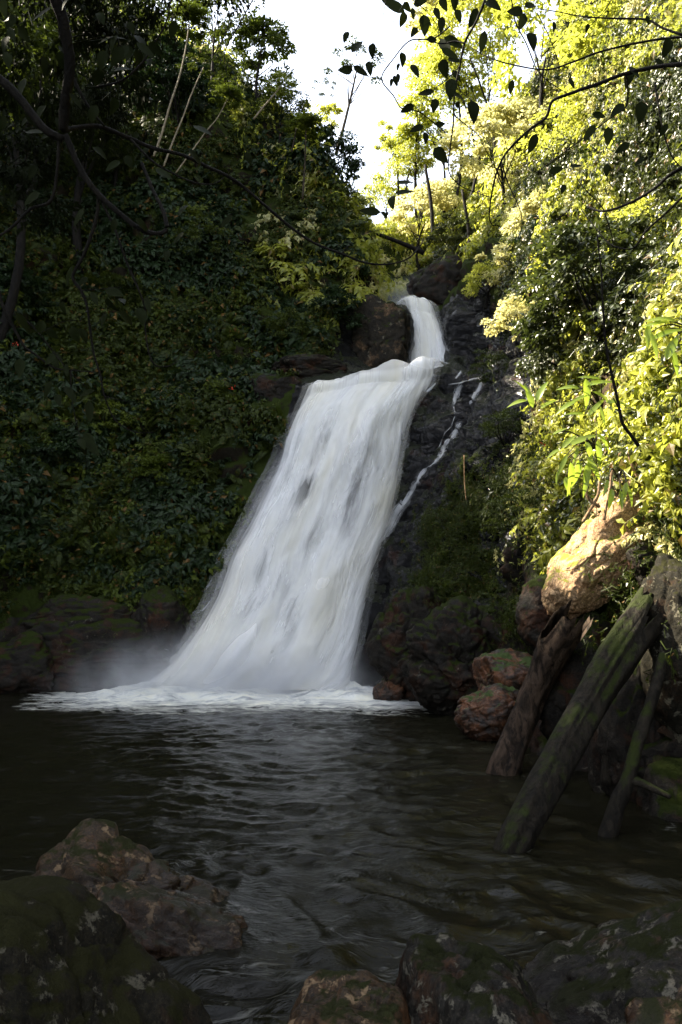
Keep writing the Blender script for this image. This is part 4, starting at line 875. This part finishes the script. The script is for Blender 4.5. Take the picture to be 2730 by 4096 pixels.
def branch(label, lines, name='tree_branch', m='bark', **k):
    """lines: (polyline, near distance, far distance, width px at the start, width px at the end)"""
    base = br(*lines[0][:5], **k)[0][0]; t = empty(name, base); tag(t, label, 'branch')
    allp = []
    for i, ln in enumerate(lines):
        pts, ww, seg = br(*ln[:5], **k); pts = pts + np.array([[0, 0, 0]]); nz_ = fbm(pts*2.5, 2, i+3)
        mb = MB(); mb.add(tube(pts-base, ww, seg, .25, i, 5)); link('stem' if i == 0 else 'twig', mb.me('stem'), M[m], t); allp.append(pts-base)
    return t, base, allp
rgn = np.random.default_rng(77)
bA, baseA, pA = branch('long dark branch arching from the right edge down across the sunlit leaves', [
 ([(1640,290),(1568,295),(1460,305),(1300,340),(1180,385),(1050,430),(970,465),(940,540),(860,600),(760,700),(715,790),(690,900),(680,1000),(700,1040)], 5.2, 6.0, 5.2, 1.2),
 ([(735,745),(770,850),(820,960),(830,1040),(805,1110)], 5.8, 5.9, 1.8, .6),
 ([(1310,340),(1312,480),(1240,540),(1050,680),(900,790),(800,855)], 5.4, 6, 2, .7),
 ([(1440,380),(1470,560),(1510,700),(1560,770)], 5.3, 5.3, 2, 1.4), ([(740,710),(690,725),(600,730)], 5.8, 6, 1.3, .5)])
bB, baseB, pB = branch('thinner dark branch crossing the upper right corner', [
 ([(1640,180),(1568,170),(1400,190),(1200,235),(1050,290),(940,320),(800,300),(680,265),(590,215)], 5.4, 6.2, 3.2, 1),
 ([(1568,160),(1480,130),(1400,90),(1250,85),(1100,75),(1000,55),(900,40)], 5.4, 5.8, 2.8, .9),
 ([(780,-20),(800,100),(850,200),(900,320),(960,380),(1040,430)], 5.4, 5.6, 1.8, .8), ([(900,60),(960,180),(1010,330),(1030,420)], 5.5, 5.5, 1.2, .6), ([(1240,0),(1200,60),(1120,140)], 5.4, 5.5, 1.3, .5)])
bC, baseC, pC = branch('gnarled dark branch bending in from the right edge at mid height', [
 ([(1640,745),(1568,770),(1500,810),(1440,865),(1330,930),(1210,970),(1130,950)], 5.4, 6, 4.6, 2.2),
 ([(1640,850),(1568,905),(1490,980),(1400,1060),(1340,1140),(1240,1125),(1170,1050),(1100,960)], 5.4, 6, 3, .9),
 ([(1210,970),(1180,930),(1130,880),(1090,830),(1050,740)], 5.9, 5.9, 1.5, .6), ([(1050,960),(990,1010),(930,1035)], 5.9, 6, 1.2, .5),([(1210,980),(1240,1070),(1250,1130)], 5.9, 6, 1.6, .8)])
bD, baseD, pD = branch('thin leafy branch hanging from the top edge over the sky gap', [
 ([(670,-40),(660,0),(620,100),(570,190),(545,300),(520,430),(515,560),(500,680),(495,790),(560,860),(680,905)], 4.6, 5.2, 3.2, .8),
 ([(500,120),(430,175),(380,180),(310,190),(240,270),(185,360),(240,440),(280,500),(350,510),(420,560),(480,610)], 4.8, 5, 1.6, 1.2),
 ([(570,200),(520,190),(460,200),(380,180)], 4.7, 4.8, 2, 1.2), ([(520,530),(580,580),(630,620),(660,670)], 4.9, 5, 1.2, .5), ([(205,-20),(190,80),(145,200)], 4.8, 4.8, .8, .5),
 ([(290,10),(210,150),(150,230)], 4.8, 4.8, .7, .4), ([(185,360),(120,350),(90,310),(60,230),(30,170)], 4.8, 4.8, 1, .5), ([(100,340),(118,440),(110,560)], 4.8, 4.8, .5, .3), ([(-70,0),(-75,90),(-60,130),(20,170)], 4.8, 4.8, .7, .4),
 ([(330,0),(400,60),(440,120),(450,180)], 4.8, 4.8, 1, .6), ([(540,310),(480,370),(430,410),(410,490)], 4.8, 4.8, 1.2, .6)])
lv = [(235,20,130,-60,2),(20,165,50,-150,1),(70,205,70,30,1),(140,230,60,190,1),(130,310,70,170,0),(20,320,60,-100,1),(90,325,80,125,2),(285,90,60,190,1),(330,60,45,170,0),(385,110,80,170,1),(460,110,75,185,0),(335,145,45,215,1),
 (540,70,55,150,1),(285,270,60,165,1),(340,320,70,150,0),(260,305,35,200,3),(230,380,35,185,3),(250,370,50,160,3),(262,355,40,175,3),(385,425,80,-85,2),(430,480,60,190,1),(300,500,70,-110,0),(505,400,85,185,1),(550,440,65,85,1),(610,505,90,165,1),
 (540,485,40,95,1),(455,570,40,100,1),(835,95,80,195,0),(880,180,80,160,1),(650,195,95,190,2),(610,80,90,200,0),(800,50,70,-80,1),(870,20,60,60,1),(700,15,80,120,1),(530,345,60,140,0),(470,310,80,170,1),(500,245,90,120,2),(345,590,80,-125,2),
 (390,630,50,170,1),(455,710,85,140,1),(295,835,90,70,2),(290,880,80,80,2),(230,925,60,190,1),(130,970,90,-80,2),(200,985,40,130,3),(780,400,60,190,3),(600,405,30,165,3),(480,215,120,160,2),(520,190,100,110,0),(420,180,50,80,1),(400,100,40,120,1),(440,60,60,160,0),(365,5,60,90,1),(470,15,60,150,1),(520,10,60,190,1),
 (300,30,50,150,1),(520,270,60,100,1)]
lvR = [(1230,620,75,175,1),(1380,510,90,180,1),(1185,530,60,110,0),(1290,680,70,240,0),(1220,780,50,185,1),(1370,740,60,230,2),(1020,865,40,200,1),(990,780,70,80,0),(1080,760,70,70,2),(1140,610,90,215,2),(850,620,40,190,3),(880,660,80,200,0),(1500,215,80,190,1),(1470,290,70,130,0),(1350,330,90,160,2),(1540,290,60,100,1),(1320,360,70,200,1),(1270,500,80,230,0),(1060,380,50,150,3),(1480,600,60,210,3),(1410,90,50,170,3),(1130,130,40,190,3),(980,120,50,180,3)]
def put_leaves(par, base, lst, d):
    for (x, y, L, a, k) in lst:
        c = P(341.25+x*.2177, y*.2177, d+rgn.normal()*.12); Lm = 1.12*L*.2177/826*d
        ar = math.radians(a); dv = np.array((math.sin(ar), rgn.normal()*.25, math.cos(ar)))
        me = NL[k]; s = Lm/[.10, .085, .12, .07][k]
        nr = np.array((rgn.normal()*.3, -1, rgn.normal()*.35)); place_leaf(par, me, c-base-dv*Lm*.5, dv, nr, s)
put_leaves(bD, baseD, lv, 4.85); put_leaves(bA, baseA, lvR, 5.4)
bE, baseE, pE = branch('dark vine hanging down in front of the sunlit creepers', [
 ([(1175,-300),(1195,-120),(1200,0),(1215,200),(1240,330),(1270,460),(1290,560),(1330,620),(1365,670)], 6.5, 6.8, 1.6, 4),
 ([(1250,450),(1290,530),(1330,580)], 6.7, 6.7, 1.2, .6)], name='vine', oy=300)
# left side
kL = dict(ox=0, oy=0, sc=.2177)
bF, baseF, pF = branch('heavy dark limb reaching right from the upper left across the slope', [
 ([(230,-60),(290,100),(320,300),(300,450),(290,600)], 4.3, 4.7, 14, 10),
 ([(290,600),(360,585),(450,580),(560,620),(700,680),(830,710),(950,765),(1080,830),(1200,930),(1330,1040),(1450,1120),(1568,1165),(1670,1205),(1770,1215),(1870,1190),(1930,1130),(1945,1090)], 4.7, 6.5, 5.2, 1.1),
 ([(300,620),(360,760),(440,880),(560,990),(640,1050),(700,1072),(765,1055),(745,960),(700,870),(650,750)], 4.7, 5, 7, 3.5),
 ([(-40,330),(80,440),(200,590),(290,640)], 4.6, 4.7, 10, 8), ([(600,640),(700,740),(800,800),(900,840),(980,845),(1030,815)], 5, 5.2, 2.6, .8), ([(320,330),(400,480),(480,580)], 4.7, 4.8, 4, 2),
 ([(1568,1165),(1620,1110),(1680,1070),(1800,1050)], 6.2, 6.4, 1, .4), ([(270,640),(265,760),(235,920),(140,960),(60,1040),(-20,1095)], 4.7, 4.9, 4, 2.6)], **kL)
bG, baseG, pG = branch('crooked dark branch dropping down the left side of the picture', [
 ([(450,880),(450,960),(430,1050),(380,1180),(335,1270),(375,1340),(400,1410),(412,1500),(430,1620),(460,1720),(480,1820),(530,1930),(620,1985),(710,1985)], 4.8, 5.1, 4.4, .8),
 ([(470,930),(530,1060),(580,1200),(640,1340),(670,1430),(668,1520),(690,1640),(720,1680),(780,1680),(820,1655)], 4.8, 5.1, 3, .8),
 ([(375,1335),(460,1328),(560,1318)], 4.9, 5, 1.2, .5), ([(440,1500),(510,1390)], 4.9, 5, .8, .5), ([(480,1820),(560,1840),(620,1850)], 5, 5, .8, .4)], **kL)
bH, baseH, pH = branch('thin dark branch with drooping twigs at the left edge', [
 ([(-40,1180),(10,1400),(60,1500),(110,1590),(150,1620),(250,1690),(330,1700),(440,1710)], 4.7, 5, 4, 1),
 ([(60,1440),(150,1500),(240,1610),(330,1720),(400,1780)], 4.8, 5, 2, .8), ([(325,1700),(330,1830),(360,1980),(400,2090)], 4.9, 5, 1.6, .5), ([(185,1530),(300,1475),(400,1475)], 4.8, 4.9, .9, .4)], **kL)
bI, baseI, pI = branch('slim dark twig curving down from the top edge left of the sky', [
 ([(1175,-30),(1155,10),(1100,110),(1035,230),(1038,320),(1060,430),(1110,465)], 5, 5.2, 1.6, .5), ([(1035,230),(990,245),(920,250)], 5.1, 5.1, .7, .4)], **kL)
bJ, baseJ, pJ = branch('slim dark branch rising to the top edge in the upper left', [
 ([(440,400),(560,370),(660,280),(700,210),(760,110),(790,-30)], 4.9, 5, 2.6, 1.4), ([(690,215),(640,240),(600,190)], 5, 5, 1, .5)], **kL)
for (px_, py_, d_, r_) in [(40, 50, 6.0, 1.15), (-25, 190, 5.6, .8), (150, -5, 6.6, .9), (90, 130, 5.8, .5)]:
    o = bpy.data.objects.new('leaf_spray', CR['N0'][0]); COL.objects.link(o); o.parent = bF; o.location = P(px_, py_, d_)-baseF; o.scale = (r_, r_*.7, r_*1.3); o.rotation_euler = (0, 0, px_)
for par, base, pl, cnt in ((bF, baseF, pF, 60), (bG, baseG, pG, 10), (bH, baseH, pH, 26), (bJ, baseJ, pJ, 18)):
    for i in range(cnt):
        q = pl[rgn.integers(0, min(4, len(pl)))]; c = q[rgn.integers(0, max(2, int(len(q)*.55)))] + rgn.normal(size=3)*np.array((.28, .2, .22)) if par is bF else q[rgn.integers(1, len(q))]+rgn.normal(size=3)*.05
        k = rgn.integers(0, 3); dv = rgn.normal(size=3)*np.array((.7, .5, .4))+np.array((0, 0, -.9)); place_leaf(par, NL[k], c, dv, np.array((rgn.normal()*.5, -1, .5)), rgn.uniform(.8, 1.4))

# ------------------------------------------------------------------ broad-leaved plants
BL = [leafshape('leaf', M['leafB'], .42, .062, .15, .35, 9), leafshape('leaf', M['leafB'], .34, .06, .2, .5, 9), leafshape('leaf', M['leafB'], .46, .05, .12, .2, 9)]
def broad(label, lst, d, root, k0=0):
    g = np.array(root); t = empty('broadleaf_plant', g); tag(t, label, 'plant')
    mb = MB()
    for i, (x, y, L, a, s) in enumerate(lst):
        c = P(x, y, d+s); ar = math.radians(a); dv = np.array((math.sin(ar), -.25, math.cos(ar))); Lm = L/826*d; k = (i+k0) % 3
        place_leaf(t, BL[k], c-g-dv*Lm*.5, dv, np.array((rgn.normal()*.25, -.8, .75)), Lm/(.42, .34, .46)[k])
        b = c-g-dv*Lm*.5; mb.add(tube([(0, 0, 0), b*.6+np.array((0, 0, .12)), b], [.012, .009, .005], 5, sub=3, cap=False))
    link('stem', mb.me('stem'), M['barkM'], t); return t
h1, _ = hit(585, 425)
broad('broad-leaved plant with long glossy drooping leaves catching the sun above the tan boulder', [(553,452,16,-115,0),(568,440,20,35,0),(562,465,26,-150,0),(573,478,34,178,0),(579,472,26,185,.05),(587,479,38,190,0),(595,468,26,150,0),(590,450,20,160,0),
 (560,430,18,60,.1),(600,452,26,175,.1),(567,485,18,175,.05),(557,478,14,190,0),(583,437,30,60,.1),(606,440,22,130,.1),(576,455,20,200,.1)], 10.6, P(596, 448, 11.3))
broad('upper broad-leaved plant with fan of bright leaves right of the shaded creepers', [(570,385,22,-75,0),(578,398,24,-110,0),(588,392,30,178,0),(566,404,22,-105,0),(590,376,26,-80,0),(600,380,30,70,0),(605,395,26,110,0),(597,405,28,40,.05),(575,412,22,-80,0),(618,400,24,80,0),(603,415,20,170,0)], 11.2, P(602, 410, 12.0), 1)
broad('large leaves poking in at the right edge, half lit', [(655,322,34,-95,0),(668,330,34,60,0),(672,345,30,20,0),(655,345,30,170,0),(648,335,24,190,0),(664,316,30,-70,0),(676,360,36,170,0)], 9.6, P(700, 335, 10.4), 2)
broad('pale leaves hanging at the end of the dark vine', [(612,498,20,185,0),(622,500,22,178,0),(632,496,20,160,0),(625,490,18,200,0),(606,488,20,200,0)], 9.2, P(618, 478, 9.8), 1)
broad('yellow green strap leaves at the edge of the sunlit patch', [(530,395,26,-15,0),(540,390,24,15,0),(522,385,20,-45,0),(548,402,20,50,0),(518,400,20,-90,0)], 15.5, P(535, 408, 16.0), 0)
# dry roots over the tan boulder
for i, (pl, lb) in enumerate([([(600,478),(598,495),(590,510),(583,522)], 'sunlit dry root hanging over the tan boulder'), ([(612,470),(610,490),(606,508),(604,520)], 'reddish dry root beside the sunlit one'), ([(628,452),(634,470),(645,490),(655,505),(664,525)], 'thin pale dead twig right of the sunlit rock'), ([(585,480),(588,498),(600,507)], 'short pale looping root left of the dry roots'),
                                    ([(464,455),(464.5,480),(466,500)], 'thin pale dangling root on the mossy slope right of the stream')]):
    dd = 20.5 if i == 4 else 12.2
    pts = [P(x, y, dd) for x, y in pl]
    mb = MB(); mb.add(tube(pts, [.012 if i == 4 else .024]*len(pts), 6, .3, i)); mb2 = link('hanging_root', mb.me('hanging_root'), M['dry']); tag(mb2, lb, 'root')
# small red bracts
for i, (x, y, d, lb) in enumerate([(548, 444, 14, 'red flower in the shade left of the broad-leaved plant'), (115, 385, 26.5, 'small red flower low on the left slope'), (232, 388, 28.5, 'red leaf spray near the cliff top left of the waterfall'), (15, 345, 27, 'orange bract at the left edge')]):
    l, n = hit(x, y); l = np.array(l)*.0 + P(x, y, l[1]-1.1); t = LB(); c = rgn.normal(size=(7, 3))*.05
    t.add(*leaves(c, rgn.normal(size=(7, 3)), rgn.normal(size=(7, 3)), .11, .2, rgn)); o = link('red_flower', t.me('red_flower', M['red'])); o.location = l; tag(o, lb, 'flower')

# ------------------------------------------------------------------ the forest roof over the camera: what shades the near water and boulders

for (x, y, z, r, key, lb) in [(-4.5, 1.5, 8.2, 4.2, 'N0', 'spreading tree over the near left bank'), (4.6, 1.0, 8.6, 4.0, 'N1', 'spreading tree over the near right bank'), (0, -4.5, 8.5, 5.2, 'N0', 'tall tree behind the viewpoint'), (-9.5, 6.5, 8.5, 4.0, 'N1', 'tree leaning over the pool from the left bank'), (-7.5, 6.0, 10.5, 3.4, 'N0', 'second unseen tree over the pool, added to shade the near left leaves'), (-8, -5, 8, 5, 'N1', 'tree on the near left bank behind the viewpoint'), (8, -5, 9, 5, 'N0', 'tree on the near right bank behind the viewpoint')]:  # second leaning tree is unseen, added to keep sun off the near leaves
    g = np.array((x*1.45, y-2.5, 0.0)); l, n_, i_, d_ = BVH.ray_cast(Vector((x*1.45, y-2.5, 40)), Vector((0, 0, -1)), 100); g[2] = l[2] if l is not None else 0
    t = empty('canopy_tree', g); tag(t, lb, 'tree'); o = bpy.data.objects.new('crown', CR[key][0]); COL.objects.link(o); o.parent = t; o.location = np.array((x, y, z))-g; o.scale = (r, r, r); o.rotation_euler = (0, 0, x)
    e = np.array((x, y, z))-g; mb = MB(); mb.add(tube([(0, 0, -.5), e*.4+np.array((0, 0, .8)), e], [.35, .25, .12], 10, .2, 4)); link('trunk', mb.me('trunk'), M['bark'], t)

import os
if os.environ.get('DBG'):
    bpy.context.view_layer.update(); dg = bpy.context.evaluated_depsgraph_get()
    for nm, p in (('tanboulder', P(585, 545, 12.2)), ('tan2', P(600, 560, 12.0)), ('wall', P(560, 400, 14)), ('wall2', P(620, 380, 12)), ('top', P(600, 200, 15))):
        o = Vector(p); seq = []
        for k in range(6):
            r = SC.ray_cast(dg, o, sd)
            if not r[0]: break
            seq.append((r[4].name if r[4] else '?', tuple(round(q, 1) for q in r[1]))); o = r[1]+sd*.3
        print('DBG', nm, [round(float(q), 1) for q in p], seq)
